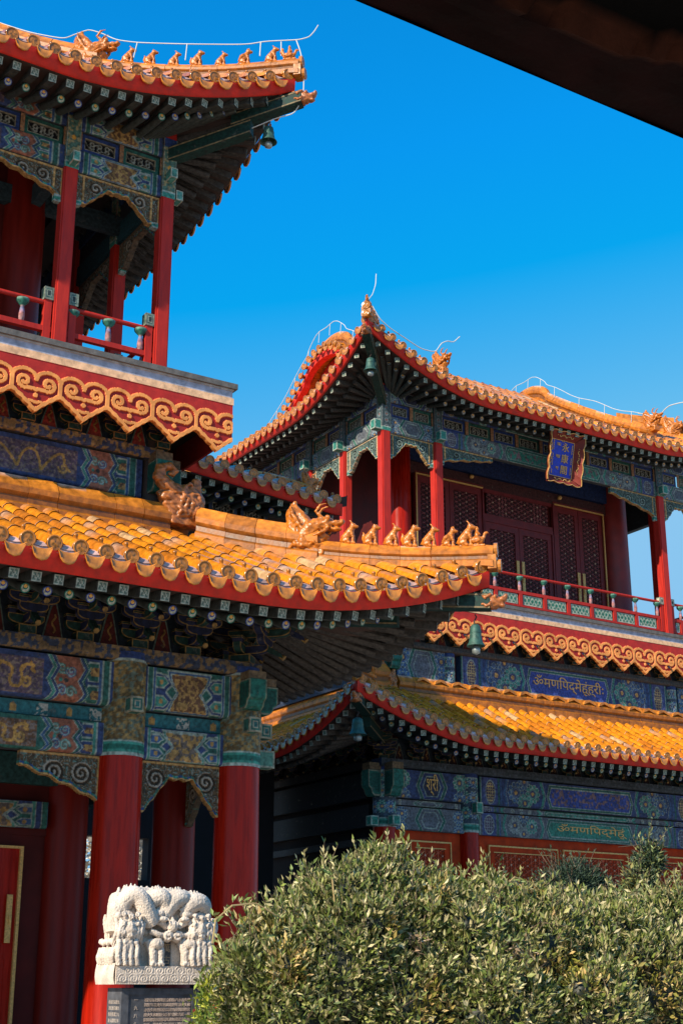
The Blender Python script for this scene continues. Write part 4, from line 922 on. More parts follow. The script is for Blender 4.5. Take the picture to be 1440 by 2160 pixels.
roof=obj('lower_roof',tile_field(EL1,13.5),M_tile,PL,True)
obj('side_slope',tile_field(EL1s,14,detail=False),M_tile,roof,True)
boxes('roof_bed',roof,[((-9,18.4,7.75),(13.0,21.5,7.85),0)],M_dark) if False else None
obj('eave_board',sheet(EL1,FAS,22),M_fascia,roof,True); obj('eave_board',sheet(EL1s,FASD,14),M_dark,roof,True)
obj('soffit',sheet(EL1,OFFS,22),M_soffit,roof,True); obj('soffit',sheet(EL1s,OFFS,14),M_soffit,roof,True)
rafters(EL1,roof,13.); rafters(EL1s,roof,12.,stuff=True)
figt=[.14]+[float(x) for x in (13.95-np.array([13.68,13.48,13.25,13.02,12.80,12.55,12.28]))]
hip_assembly(EL1,roof,3.55,figt,2.12,fig_scale=1.08,dscale=1.05)
# wall ridge (skirt ridge)
zr=7.34+.45*3.7+.02
obj('wall_ridge',ridge([(-8,21.22,zr-.05),(9.9,21.22,zr-.05)],(0,1,0),1.2,hs=1.1),M_ridge,roof)
obj('wall_ridge',ridge([(10.25,21.4,zr-.05),(10.25,33,zr-.05)],(1,0,0),1.2,hs=1.1),M_ridge,roof)
cw=onD(388,1040,31.3); d45=np.array((1,0,0.)); inst('ridge_end_beast',ME_chiwen,roof,frame_M((10.02,21.15,zr+.60),d45,(0,1,0),(0,0,1),1.25,1.15,1.02))
A=corner_beam(EL1,roof,zo=-.72,tip=-.02)
pbel=onD(1001,1292,31.3); 
# second storey wall zone
YU=21.64; XU=9.79
boxes('upper_wall',PL,[((-9,YU+.15,8.6),(XU-.15,34,11.7),(.1,.01,.01))],M_wall)
beam('second_storey_beam',PL,(XU-5.2,YU-.1,9.70),(1,0),(0,-1),4.95,.70,paint_dragon,dep=.25,v=0,r=.05)
beam('top_plate',PL,(XU-6.,YU-.22,10.42),(1,0),(0,-1),6.1,.20,paint_plain,dep=.4,r=.06,c0=(.04,.05,.12),c1=(.30,.17,.06),thr=.50,f=20)
o=column(PL,(XU,YU),.22,8.8,10.9,M_dark); beam_end('beam_head',PL,(XU,YU),(0,-1),9.78,10.35,.16,.36,.12)
beam_end('beam_head',PL,(XU,YU),(1,0),9.78,10.35,.16,.36,.12)
bx=[XU+.05-.83*k for k in range(0,8)]; brackets(PL,ME_brk2,bx,(0,YU-.15),(1,0),(0,-1),10.62,.95); heartboards('bracket_boards',PL,[b-.415 for b in bx],(0,YU-.12),(1,0),(0,-1),10.62,.38,.62,(.25,.03,.02))
boxes('deck_underside',PL,[((-9,20.75,11.22),(10.7,34,11.32),(.03,.02,.02))],M_dark)
for k,x in enumerate(np.arange(4.,10.6,.42)): boxes('deck_joist',PL,[((x-.06,20.72,11.08),(x+.06,21.6,11.22),(.03,.02,.02))],M_dark) if inframe((x,20.8,11.1)) else None
# balcony
XB,YB=10.80,20.60
deck(PL,-9,XB+.06,YB-.06,34,11.79,1,-1)
Wv=.83; valance('cloud_valance',PL,(XB-13.5*.83+.115+.0,YB,11.39),(1,0),(0,-1),0,Wv,.17,.77,phase=.5*0.83+.40*.83*0+(0),L=13.5*.83-.115)
boxes('side_valance',PL,[((XB-.05,YB+.005,10.75),(XB-.0,34,11.36),(.3,.02,.015))],M_board)
S_=.135
ups=[(XU,YU),(7.86,YU),(4.3,YU),(XU,23.79),(XU,25.9),(XU,29.)]
for c in ups:
    o=post(PL,c,S_,11.79,17.2)
    if c[1]<24: postband('painted_sleeve',o,c,S_,15.72,17.0)
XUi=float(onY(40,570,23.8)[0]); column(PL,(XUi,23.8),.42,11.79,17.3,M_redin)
boxes('upper_hall_wall',PL,[((-9,23.7,11.79),(XUi,23.95,17.6),0),((XUi-.15,23.9,11.79),(XUi+.1,33,17.6),0)],M_wall)
boxes('veranda_ceiling',PL,[((-9,YU-.1,17.3),(XU+.1,34,17.45),(.03,.02,.02))],M_dark)
def upper_beams(par,x0,x1,y,z0,npan,zs=(0,.42,.46,.86,.88,1.28),P=paint_dragon,mid=True,kw0={},kw1={},dep=.2,ax=0,postw=.08):
    """beam, row of openwork panels, beam"""
    L=x1-x0; ud,nd=((1,0),(0,-1)) if ax==0 else ((0,1),(-1,0)); a=lambda s,off,z:((x0+s,y-off,z) if ax==0 else (y-off,x0+s,z))
    beam('lower_beam',par,a(0,.10,z0+zs[0]),ud,nd,L,zs[1]-zs[0],P,dep=dep,r=.04,**kw0)
    beam('upper_beam',par,a(0,.10,z0+zs[4]),ud,nd,L,zs[5]-zs[4],P,dep=dep,r=.04,**kw1)
    w=L/npan; H=zs[3]-zs[2]
    for k in range(npan):
        vent('vent_panel',par,a(k*w+postw/2,.04,z0+zs[2]),ud,nd,w-postw,H,fr=(BLU if k%2==0 else (.02,.09,.07)))
    for k in range(npan+1):
        mb=MB(); s0=k*w-postw/2; nz_=14; Z=np.linspace(0,H,nz_); X=np.array([max(0,s0),min(L,s0+postw)]) if 0<=k else 0
        c=np.tile(np.array((.30,.12,.05)),(nz_,2,1)); c[::2]=(.22,.14,.08)
        P_=np.array([[np.array(a(x,.085,z0+zs[2]+z)) for x in X] for z in Z],float); grid(mb,P_,c); obj('panel_stile',mb,M_paint,par)
ub=MB()
for (a,b,n) in ((XU-.0-1.93+.14,XU-.14,2),(4.44,7.86-.14,4)):
    upper_beams(PL,a,b,YU,15.72,n,(0,.44,.46,.84,.87,1.30),kw0=dict(v=0),kw1=dict(v=0))
    
queti('corner_bracket',PL,(7.86+.13,YU-.02,15.71),(1,0),(0,-1),1.66,.66,full=True); queti('corner_bracket',PL,(7.86-1.35,YU-.02,15.71),(1,0),(0,-1),1.22,.70,L=False)
queti('corner_bracket',PL,(XU-.02,YU+.13,15.71),(0,1),(-1,0),1.88,.66,full=True,c_bd=(.12,.08,.05)); queti('corner_bracket',PL,(XU-.02,23.95,15.71),(0,1),(-1,0),1.8,.66,full=True,c_bd=(.12,.08,.05))
boxes('side_beam',PL,[((XU-.1,YU+.15,15.72),(XU+.1,33,16.16),(.02,.07,.09)),((XU-.06,YU+.15,16.16),(XU+.06,33,16.6),(.03,.03,.04)),((XU-.1,YU+.15,16.6),(XU+.1,33,17.05),(.02,.05,.12)),((XUi,21.8,15.9),(XUi+.2,23.8,16.3),(.03,.05,.06)),((4.3,23.55,15.9),(XU,23.7,16.3),(.03,.05,.06))],M_paint)
for c,d in (((XU,YU),(0,-1)),((XU,YU),(1,0)),((7.86,YU),(0,-1))):
    q=np.array(c)+np.array(d)*.24; z=16.05 if d[1] and c[0]>9 else 15.76; mb=MB(); boxt(mb,(q[0]-.07,q[1]-.12,z),(q[0]+.07,q[1]+.12,z+.2),(.08,.26,.22),(.40,.42,.34),.02); obj('tenon_end',mb,M_paint,PL)
railing(PL,(7.86+.14,YU),(XU-.14,YU),12.99,12.48,[.12,.80,1.42],zb=12.10,zpost=13.05)
railing(PL,(4.3+.14,YU),(7.86-.14,YU),12.99,12.48,[.3,1.1,1.9,2.75],zb=12.10,zpost=13.05)
railing(PL,(XU,YU+.14),(XU,23.65),12.99,12.48,[.6,1.2],zb=12.10,zpost=13.05); railing(PL,(XU,23.93),(XU,25.76),12.99,12.48,[.6,1.2],zb=12.10,zpost=13.05)
EU=Eave((11.45,19.95),(-1,0),(0,-1),16.90,1.25,4.5,1.7,.12,1.72,.50,.038,22,7.,lift2=False)
EUs=Eave((11.45,19.95),(0,1),(1,0),16.90,1.25,4.5,1.7,.12,1.72,.50,.038,15.,7.,lift2=True)
roof=obj('upper_roof',tile_field(EU,12.),M_tile,PL,True); obj('side_slope',tile_field(EUs,15,detail=False),M_tile,roof,True)
OF2=[(.10,-.36,1.),(.6,-.31,.97),(1.2,-.22,.8),(1.8,.02,.5),(2.4,.2,.3)]
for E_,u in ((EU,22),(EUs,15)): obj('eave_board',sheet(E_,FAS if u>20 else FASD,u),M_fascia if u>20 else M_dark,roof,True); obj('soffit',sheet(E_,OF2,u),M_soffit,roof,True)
boxes('roof_body',roof,[((-9,20.6,17.5),(-.5,33,17.6),0)],M_dark)
mbp=MB(); mbp.add([(-12,19.95,16.9),(-.4,19.95,16.9),(-.4,27,22.2),(-12,27,22.2)],[(0,1,2,3)],col=YEL); obj('roof_slope',mbp,M_tile,roof)
rafters(EU,roof,8.); rafters(EUs,roof,13.,stuff=True)
figt=[float(x) for x in (11.57-np.array([11.47,11.22,10.84,10.50,10.15,9.82,9.47,9.14]))]
hip_assembly(EU,roof,4.6,figt,2.95,fig_scale=1.0,dscale=1.0)
corner_beam(EU,roof,zo=-.66)
mbp=MB()
# ======================= far pavilion =======================
PR=thing('pavilion','Farther pavilion on the right, with blue name plaque, lattice doors and rosette-painted beams','pavilion',(28.5,38.5,0))
YR=32.07; XR=21.75
boxes('plinth',PR,[((19.8,30.2,0),(37,47,.32),(.3,.28,.26))],M_stone)
boxes('core_wall',PR,[((21.8,32.2,.3),(35.2,44.8,9.0),0),((22.1,32.55,9.0),(35.0,44.6,12.0),0)],M_wall)
for x in (XR,24.55,33.3): 
    o=column(PR,(x,YR+.05),.31,.3,5.72); capital('painted_collar',o,(x,YR+.05),.315,5.70,7.32,1,res=.025)
cols=[(XR,24.55),(24.55,33.3)]
for x0,x1 in cols:
    L=x1-x0-.5; a=x0+.25
    beam('lower_beam',PR,(a,YR-.12,5.66),(1,0),(0,-1),L,.62,paint_ros,res=.018,dep=.25,r=.04,v=1,insc=True)
    beam('middle_beam',PR,(a,YR-.04,6.32),(1,0),(0,-1),L,.16,paint_ros,res=.02,dep=.1,r=.02,v=1,insc=False)
    beam('upper_beam',PR,(a,YR-.22,6.50),(1,0),(0,-1),L,.76,paint_ros,res=.018,dep=.45,r=.08,v=0,insc=False)
beam('top_plate',PR,(XR-.3,YR-.28,7.30),(1,0),(0,-1),14,.22,paint_plain,dep=.5,c0=(.03,.04,.05),c1=(.05,.06,.08),res=.03)
beam_end('beam_head',PR,(XR,YR),(-1,0),6.5,7.2,.18,.40,.25); beam_end('beam_head',PR,(XR,YR),(0,-1),6.5,7.2,.18,.40,.25)
for d in ((-1,0),(0,-1)):
    q=np.array((XR,YR))+np.array(d)*.42; mb=MB(); boxt(mb,(q[0]-.12,q[1]-.12,5.72),(q[0]+.12,q[1]+.12,5.98),(.03,.2,.15),(.3,.36,.3),.03); obj('tenon_end',mb,M_paint,PR)
q=(24.55,YR-.42); mb=MB(); boxt(mb,(q[0]-.11,q[1]-.11,6.2),(q[0]+.11,q[1]+.11,6.5),(.03,.2,.15),(.3,.36,.3),.03); obj('tenon_end',mb,M_paint,PR)
boxes('side_beam',PR,[((21.5,32.5,5.75),(21.8,45,6.35),(.006,.008,.012)),((21.4,32.5,6.5),(21.8,45,7.2),(.006,.008,.012)),((21.35,32.3,7.3),(21.8,45,7.5),(.01,.01,.012)),((21.55,32.4,5.3),(21.8,45,5.48),(.03,.028,.03))],M_paint)  # near-black tones put the alley's shade into the beam colours
boxes('west_wall',PR,[((21.7,32.3,.3),(21.795,44.8,8.9),0)],mat('alley_shade_wall',(.012,.009,.010),.8,2,.2,spec=.15))  # wall colour taken almost to black to hold the deep alley shade
# windows along the ground floor
M_brick=mat('brown_red_panel',(.42,.040,.008),.6,4,.2,.04,14,spec=.1)
boxes('front_wall',PR,[((XR+.3,YR+.02,.32),(24.4,YR+.14,5.68),0),((24.7,YR+.02,.32),(33.2,YR+.14,5.68),0),((33.4,YR+.02,.32),(35.2,YR+.14,5.68),0)],M_brick)
for (x0,x1,zt) in ((22.52,23.90,5.40),(25.20,27.72,5.40),(27.92,30.45,5.40),(30.65,33.1,5.40)):
    wz=zt-1.3 if x0>24 else 4.4
    w_=boxes('window',PR,[((x0+.03,YR-.02,wz),(x0+.22,YR+.03,zt-.03),0),((x1-.22,YR-.02,wz),(x1-.03,YR+.03,zt-.03),0),((x0+.22,YR-.02,zt-.18),(x1-.22,YR+.03,zt-.03),0),((x0+.22,YR-.02,wz),(x1-.22,YR+.03,wz+.12),0)],M_brick)
    boxes('window_frame',w_,[((x0,YR-.05,zt-.03),(x1,YR+.02,zt+.012),0),((x0,YR-.05,wz-.04),(x0+.03,YR+.02,zt-.03),0),((x1-.03,YR-.05,wz-.04),(x1,YR+.02,zt-.03),0),((x0+.18,YR-.03,zt-.19),(x1-.18,YR+.0,zt-.165),0)],M_gold)
    lattice('window_lattice',w_,(x0+.22,YR-.005,wz+.12),(1,0),(0,-1),x1-x0-.44,zt-.3-wz,pitch=.17,res=.018,dots=True,bar=(.50,.09,.035))
bx=[XR+.95*k for k in range(0,13)]
for k in range(14):
    pass
brackets(PR,ME_brk,[XR+.9+.92*k for k in range(12)],(0,YR-.05),(1,0),(0,-1),7.52,.80); brackets(PR,ME_brk,[YR+.9+.92*k for k in range(8)],(XR+.05,0),(0,1),(-1,0),7.52,.80)
inst('bracket_set',ME_brk,PR,frame_M((XR,YR,7.52),np.array((1,-1,0))/1.414,np.array((-1,-1,0))/1.414,(0,0,1),1.1,1.1,.8))
heartboards('bracket_boards',PR,[XR+.44+.92*k for k in range(12)],(0,YR-.02),(1,0),(0,-1),7.52,.40,.62,(.03,.01,.012))
ER=Eave((19.37,29.73),(1,0),(0,-1),8.0,1.1,4.5,1.66,.13,2.35,.50,.02,17.2,2.6,lift2=True)
ERs=Eave((19.37,29.73),(0,1),(-1,0),8.0,1.1,4.5,1.66,.13,2.35,.50,.02,16.5,2.6,lift2=True)
roof=obj('lower_roof',tile_field(ER,14.5,detail=True),M_tile,PR,True); obj('side_slope',tile_field(ERs,16,detail=False),M_tile,roof,True)
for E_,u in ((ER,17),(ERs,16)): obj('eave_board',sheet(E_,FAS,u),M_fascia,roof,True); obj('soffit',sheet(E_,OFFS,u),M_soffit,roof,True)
rafters(ER,roof,14.2,sp=.345); rafters(ERs,roof,10.,sp=.36,stuff=True)
hip_assembly(ER,roof,2.65,[.25,.62],1.15,fig_scale=.9,dscale=.8)
zr=8.0+.5*2.6+.02*6.8
obj('wall_ridge',ridge([(22.3,32.28,zr),(36.,32.28,zr)],(0,1,0),1.15,hs=1.05),M_ridge,roof); obj('wall_ridge',ridge([(22.0,32.5,zr),(22.0,45,zr)],(1,0,0),1.15,hs=1.05),M_ridge,roof)
# half-round caps on the ridge
for k in range(24):
    x=23.1+.62*k
    if x>35: break
    t=np.linspace(0,np.pi,9); P=np.array([[ (x+.22*math.cos(a),y,zr+.36+.15*math.sin(a)) for a in t] for y in (32.08,32.45)]); mb=MB(); grid(mb,P,ORA*1.1*(1+rng.normal(0,.12))); mb.add(np.vstack([P[0],P[0].mean(0)]),tris=[(i,i+1,9) for i in range(8)],col=ORA*.9); obj('ridge_cap',mb,M_ridge,roof,True)
inst('ridge_end_beast',ME_chiwen,roof,frame_M((21.9,32.2,zr+.30),(1,0,0),(0,1,0),(0,0,1),.8,1,.8))
corner_beam(ER,roof,zo=-.66)
# second storey
YW=32.4; XW=22.05
beam('second_storey_beam',PR,(24.6,YW-.1,9.86),(1,0),(0,-1),8.2,.95,paint_ros,res=.02,dep=.25,v=0,insc=True)
beam('second_storey_beam',PR,(XW+.3,YW-.1,9.86),(1,0),(0,-1),1.75,.95,paint_ros,res=.02,dep=.25,v=1)
beam('second_storey_beam',PR,(33.3,YW-.1,9.86),(1,0),(0,-1),1.7,.95,paint_ros,res=.02,dep=.25,v=1)
for x in (24.2,33.05): o=column(PR,(x,YW),.2,9.2,9.9,M_dark); capital('painted_collar',o,(x,YW),.205,9.4,10.8,1,res=.025)
beam('top_plate',PR,(XW-.2,YW-.22,10.80),(1,0),(0,-1),13,.18,paint_plain,dep=.4,c0=(.05,.05,.05),c1=(.03,.04,.05),res=.03)
beam_end('beam_head',PR,(XW+.1,YW),(-1,0),10.1,10.8,.16,.34,.1); beam_end('beam_head',PR,(XW+.1,YW),(0,-1),10.1,10.8,.16,.34,.1)
boxes('second_storey_side_beam',PR,[((21.8,32.6,9.9),(22.0,44,10.8),(.02,.03,.06))],M_paint)
brackets(PR,ME_brk2,[XW+.5+.9*k for k in range(14)],(0,YW-.15),(1,0),(0,-1),11.0,.8); heartboards('bracket_boards',PR,[XW+.05+.9*k for k in range(14)],(0,YW-.12),(1,0),(0,-1),11.,.38,.5,(.12,.02,.015))
XB2,YB2=21.3,31.75
deck(PR,XB2-.06,36.,YB2-.06,45.2,12.38,-1,-1)
boxes('deck_underside',PR,[((XB2+.1,YB2+.1,11.75),(35.9,45,11.9),(.03,.02,.02))],M_dark)
wv=.907; ph=(.5*wv-((25.97-XB2)%wv))%wv
valance('cloud_valance',PR,(XB2,YB2,11.97),(1,0),(0,-1),0,wv,.22,.83,phase=ph,L=13.6,res=.016)
valance('cloud_valance',PR,(XB2,YB2+.08,11.97),(0,1),(-1,0),0,wv,.30,.78,phase=0,L=8,res=.025)
SR=.15
rps=[(XW,YW),(23.96,YW),(33.17,YW),(35.05,YW),(XW,34.5),(XW,36.5),(XW,40.6),(35.05,34.5),(35.05,42.6),(35.05,44.6),(33.17,44.6)]
for c in rps:
    o=post(PR,c,SR,12.38,18.8)
    if c[1]<33 or c[0]<23: postband('painted_sleeve',o,c,SR,17.30,18.75,1)
kw=dict(res=.02)
for a,b,n in ((XW+.15,23.96-.15,2),(23.96+.15,33.17-.15,9),(33.17+.15,35.05-.15,2)):
    upper_beams(PR,a,b,YW,17.28,n,(0,.52,.54,.98,1.0,1.45),P=paint_ros,kw0=dict(v=1,res=.02,insc=False),kw1=dict(v=0,res=.02,insc=False),postw=.12)
for a,b,n in ((YW+.15,34.35,2),(34.65,36.35,2),(36.65,40.45,4)):
    upper_beams(PR,a,b,XW,17.28,n,(0,.52,.54,.98,1.0,1.45),P=paint_ros,kw0=dict(v=1,res=.025),kw1=dict(v=0,res=.025),postw=.12,ax=1)
boxes('rear_beam',PR,[((XW,44.5,17.28),(35.1,44.7,18.7),(.03,.05,.06)),((34.95,34.6,17.28),(35.15,44.5,18.7),(.03,.05,.06))],M_paint)
TN=(.46,.28,.11)
queti('corner_bracket',PR,(XW+.14,YW-.03,17.27),(1,0),(0,-1),1.63,.80,full=True,res=.02,base=(.05,.075,.068),scr=(.15,.20,.18),c_bd=TN); queti('corner_bracket',PR,(24.1,YW-.03,17.27),(1,0),(0,-1),2.0,.62,R=False,res=.02,base=(.05,.075,.068),scr=(.15,.20,.18),c_bd=TN)
queti('corner_bracket',PR,(31.0,YW-.03,17.27),(1,0),(0,-1),2.03,.85,L=False,res=.02,base=(.05,.075,.068),scr=(.15,.20,.18),c_bd=TN); queti('corner_bracket',PR,(33.31,YW-.03,17.27),(1,0),(0,-1),1.6,.80,full=True,res=.02,base=(.05,.075,.068),scr=(.15,.20,.18),c_bd=TN)
queti('corner_bracket',PR,(XW-.03,YW+.14,17.27),(0,1),(-1,0),1.82,.80,full=True,res=.02,base=(.05,.075,.068),scr=(.15,.20,.18),c_bd=(.50,.36,.22)); queti('corner_bracket',PR,(XW-.03,34.64,17.27),(0,1),(-1,0),1.72,.80,full=True,res=.02,base=(.05,.075,.068),scr=(.15,.20,.18),c_bd=(.5,.36,.22))
queti('corner_bracket',PR,(33.2,44.6,17.27),(1,0),(0,-1),1.8,.9,full=True,res=.03,c_bd=(.05,.04,.03)); queti('corner_bracket',PR,(35.05,42.7,17.27),(0,1),(-1,0),1.8,.9,full=True,res=.03,c_bd=(.05,.04,.03))
for c,d in (((XW,YW),(-1,0)),((XW,34.5),(-1,0)),((XW,36.5),(-1,0)),((23.96,YW),(0,-1)),((33.17,YW),(0,-1))):
    q=np.array(c)+np.array(d)*.28; mb=MB(); boxt(mb,(q[0]-.12,q[1]-.12,17.32),(q[0]+.12,q[1]+.12,17.62),(.04,.22,.18),(.34,.4,.34),.03); obj('tenon_end',mb,M_paint,PR)
railing(PR,(23.96+.15,YW),(33.17-.15,YW),13.62,13.08,[(k*.96+.98) for k in range(9)],green=True,zb=12.62,zpost=13.55)
railing(PR,(33.17+.15,YW),(35.05-.15,YW),13.62,13.08,[.5,1.2],green=True,zb=12.62,zpost=13.55)
railing(PR,(XW+.15,YW),(23.96-.15,YW),13.62,13.08,[.5,1.2],green=True,zb=12.62,zpost=13.55)
railing(PR,(35.05,YW+.15),(35.05,34.35),13.62,13.08,[.6,1.3],green=True,zb=12.62,zpost=13.55)
# inner hall of the upper storey
YH=34.45
boxes('hall_wall',PR,[((23.9,YH+.12,12.38),(33.4,42.5,18.9),0)],M_wall)
column(PR,(33.1,YH+.1),.48,12.38,18.6,mat('dull_red_lacquer',(.20,.018,.014),.5,3,.15)); column(PR,(24.1,YH+.1),.34,12.38,18.6,M_red)
boxes('hall_lintel',PR,[((24.3,YH-.12,17.55),(32.8,YH+.1,18.3),(.015,.03,.10)),((24.3,YH-.06,17.12),(32.8,YH+.1,17.5),(.06,.02,.02))],M_paint)
for k in range(3):
    mb=MB(); p=onY((765/3.27+760,1372/3.27+760,1140+188/4.8)[k],(880+410/3.27,880+555/3.27,900+722/4.8)[k],YH-.2); lathe(mb,[(.001,-.07),(.06,-.05),(.08,0),(.06,.05),(.001,.07)],p,8,(.5,.3,.1)); obj('lintel_stud',mb,M_gold,PR,True)
def leaf(x0,x1,z0,z1,par):
    w=.16; o=boxes('door_leaf',par,[((x0,YH-.04,z0),(x0+w,YH+.04,z1),0),((x1-w,YH-.04,z0),(x1,YH+.04,z1),0),((x0+w,YH-.04,z1-.22),(x1-w,YH+.04,z1),0),((x0+w,YH-.04,z0),(x1-w,YH+.04,z0+1.05),0)],M_door)
    lattice('door_lattice',o,(x0+w,YH-.01,z0+1.05),(1,0),(0,-1),x1-x0-2*w,z1-z0-1.27,pitch=.155,res=.022,bar=(.20,.055,.055))
    mb=MB(); c=(x0+x1)/2; zz=z0+.6; 
    tube(mb,[(x0+w,YH-.05,zz),(c-.12,YH-.05,zz+.01),(c,YH-.05,zz-.09),(c+.12,YH-.05,zz+.01),(x1-w,YH-.05,zz)],.014,5); obj('panel_moulding',mb,M_gold,o)
    return o
ZD=13.0; ZB_=12.4
fr=lambda n,p,b: boxes(n,p,b,M_gold)
z_t=17.08
for (a,b,t) in ((24.62,27.25,z_t),(27.35,30.15,16.0),(30.3,32.45,z_t)):
    m_=(a+b)/2
    d_=boxes('door_set',PR,[((a-.05,YH-.08,t),(b+.05,YH+.05,t+.12),0),((a-.06,YH-.08,ZB_),(a,YH+.05,t),0),((b,YH-.08,ZB_),(b+.06,YH+.05,t),0)],M_door)
    leaf(a+.02,m_-.01,ZB_,t,d_); leaf(m_+.01,b-.02,ZB_,t,d_)
    if t>17: fr('gilt_edge',d_,[((a,YH-.12,t+.0),(b,YH-.08,t+.045),0),((b if a>28 else a-.04,YH-.12,ZB_),((b+.04) if a>28 else a,YH-.08,t+.045),0)])
    for s in (-1,1):
        boxes('handle_plate',d_,[((m_+s*.11-.055,YH-.075,13.75),(m_+s*.11+.055,YH-.045,14.85),0),((m_+s*.11-.03,YH-.10,14.15),(m_+s*.11+.03,YH-.07,14.4),0)],M_gold)
lt=boxes('transom',PR,[((27.3,YH-.06,16.12),(30.2,YH+.05,16.26),0),((27.3,YH-.06,17.0),(30.2,YH+.05,17.12),0)],M_door); lattice('transom_lattice',lt,(27.45,YH-.02,16.26),(1,0),(0,-1),2.6,.74,pitch=.155,res=.022,bar=(.20,.055,.055))
boxes('veranda_ceiling',PR,[((21.95,32.3,18.75),(35.2,44.7,18.85),(.03,.02,.02))],M_dark)
# upper roof
EV=Eave((20.46,30.82),(1,0),(0,-1),18.55,1.45,4.7,1.76,.12,1.55,.48,.015,16.2,7.75,ug=3.54,lift2=True)
EVs=Eave((20.46,30.82),(0,1),(-1,0),18.55,1.45,4.7,1.76,.12,1.55,.48,.015,15.5,3.54,lift2=True)
EVb=Eave((20.46,46.32),(1,0),(0,1),18.55,1.45,4.7,1.76,.12,1.55,.48,.015,16.2,7.75,ug=3.54,lift2=True)
roof=obj('upper_roof',tile_field(EV,14.4),M_tile,PR,True); obj('side_slope',tile_field(EVs,15.5,nails=False),M_tile,roof,True); obj('rear_slope',tile_field(EVb,16,detail=False),M_tile,roof,True)
for E_,u in ((EV,16.2),(EVs,15.5),(EVb,16.2)): obj('eave_board',sheet(E_,FAS,u),M_fascia,roof,True); obj('soffit',sheet(E_,OF2,u),M_soffit,roof,True)
rafters(EV,roof,13.4,sp=.345,plain=True); rafters(EVs,roof,12,sp=.36,stuff=True)
hip_assembly(EV,roof,3.5,[.06,.42,.80,1.2],3.0,fig_scale=1.05,dscale=.01)
corner_beam(EV,roof,zo=-.66)
def chuiji(x,parent,sgn):
    ys=np.linspace(32.1,38.57,16); pts=[(x,y,18.55+EV.rise(y-30.82)) for y in ys]
    # rolled top
    zt=pts[-1][2]; yc=38.57
    full=pts[:-3]; a=np.array(pts[-4]); 
    for t in np.linspace(-1,1,11): full.append((x,yc+t*1.2,a[2]+.22+.42*(1-t*t)**.8))
    full+= [(x,2*yc-p[1],p[2]) for p in pts[:-3][::-1]]
    P=np.array(full); obj('gable_ridge',ridge(P,(1,0,0),1.15,hs=1.15),M_ridge,parent)
    return P
P1=chuiji(24.1,roof,-1); P2=chuiji(32.9,roof,1)
# gable board, hanging fish field, and verge tiles
mb=MB(); base=20.0; n=len(P1); V=[(24.3,p[1],max(base,p[2]-.2)) for p in P1]+[(24.3,p[1],base) for p in P1]; mb.add(V,[(i,i+1,n+i+1,n+i) for i in range(n-1)],col=RD1*1.3)
obj('gable_wall',mb,M_board,roof)
mb=MB(); P=np.array([[(23.72,p[1],p[2]-.12) for p in P1],[(23.70,p[1],p[2]-.38) for p in P1],[(23.95,p[1],p[2]-.39) for p in P1]]); grid(mb,P,RD1*1.5); obj('barge_board',mb,M_board,roof)
mb=MB(); seg=np.linalg.norm(np.diff(P1,axis=0),axis=1); Lc=np.concatenate([[0],np.cumsum(seg)])
for s in np.arange(.1,Lc[-1],.36):
    p=np.array([np.interp(s,Lc,P1[:,i]) for i in range(3)]); p2=np.array([np.interp(s+.18,Lc,P1[:,i]) for i in range(3)])
    t=np.linspace(0,np.pi,7); R_=np.array([[(x,p[1]+.1*math.cos(a),p[2]-.02+.1*math.sin(a)) for a in t] for x in (23.58,24.1)]); grid(mb,R_,tilecol()); disc(mb,np.array((23.56,p[1],p[2]-.0)),(-1,0,-.1)); drip(mb,np.array((23.58,p2[1],p2[2]-.02)),(-1,0,-.2))
obj('verge_tiles',mb,M_tile,roof,True)
for s in range(3):
    mb=MB(); c=np.array((24.24,37.2+s*1.1,21.2+ (0.5 if s==1 else 0))); lathe(mb,[(.001,-.02),(.25,0),(.28,.02),(.001,.05)],(0,0,0),10,RD1*1.6); mb.xf(frame_M(c,(0,1,0),(0,0,1),(-1,0,0))); obj('gable_roundel',mb,M_board,roof)
for (x,y,dx_) in ((24.1,32.2,0),(32.9,32.1,0)):
    z=18.55+EV.rise(y-30.82); inst('ridge_dragon',ME_dragon,roof,frame_M((x,y,z+.42),(0,-1,0),(1,0,0),(0,0,1),.92,.92,.92))
# right-hand hip beyond the second gable ridge
EV2=Eave((36.66,30.82),(-1,0),(0,-1),18.55,1.45,4.7,1.76,.12,1.55,.48,.015,16.2,7.75,lift2=False)
hip_assembly(EV2,roof,3.5,[.1],2.2,dscale=.01,t0=0)
p=onY(1420,895,32.6); inst('ridge_dragon',ME_dragon,roof,frame_M((p[0],32.6,p[2]-.45),np.array((.7,-.7,0)),np.array((.7,.7,0)),(0,0,1),.92,.92,.92))
# ======================= link gallery =======================
YG=27.
GL=thing('gallery','Roofed gallery behind the near pavilion with purple-shadowed golden eave and small horned dragon','gallery',(15,28,0))
EG=Eave((17.25,27.1),(-1,0),(0,-1),12.78,.16,2.5,2,.08,1.1,.26,.0,9,1.1,lift2=False)
EG.lift=1.; EG.fl=0.; EG.z0=12.70; EG.f=lambda u:.088*np.asarray(u,float)
EGs=Eave((17.25,27.1),(0,1),(1,0),12.78,.16,2.5,2,.08,1.1,.42,.02,5,1.2,lift2=False)
roof=obj('roof',tile_field(EG,7.2),M_tile,GL,True)
for E_,u in ((EG,9),(EGs,4)): obj('eave_board',sheet(E_,FAS,u),M_fascia,roof,True); obj('soffit',sheet(E_,[(.10,-.39,1.),(.6,-.31,.97),(1.2,-.22,.8),(1.5,-.1,.8)],u),M_soffit,roof,True)
rafters(EG,roof,6.,sp=.36)
q_=[onY(x,y,27.95)-np.array([0,0,.30]) for x,y in ((520,992),(560,996),(600,1006),(650,1022))]
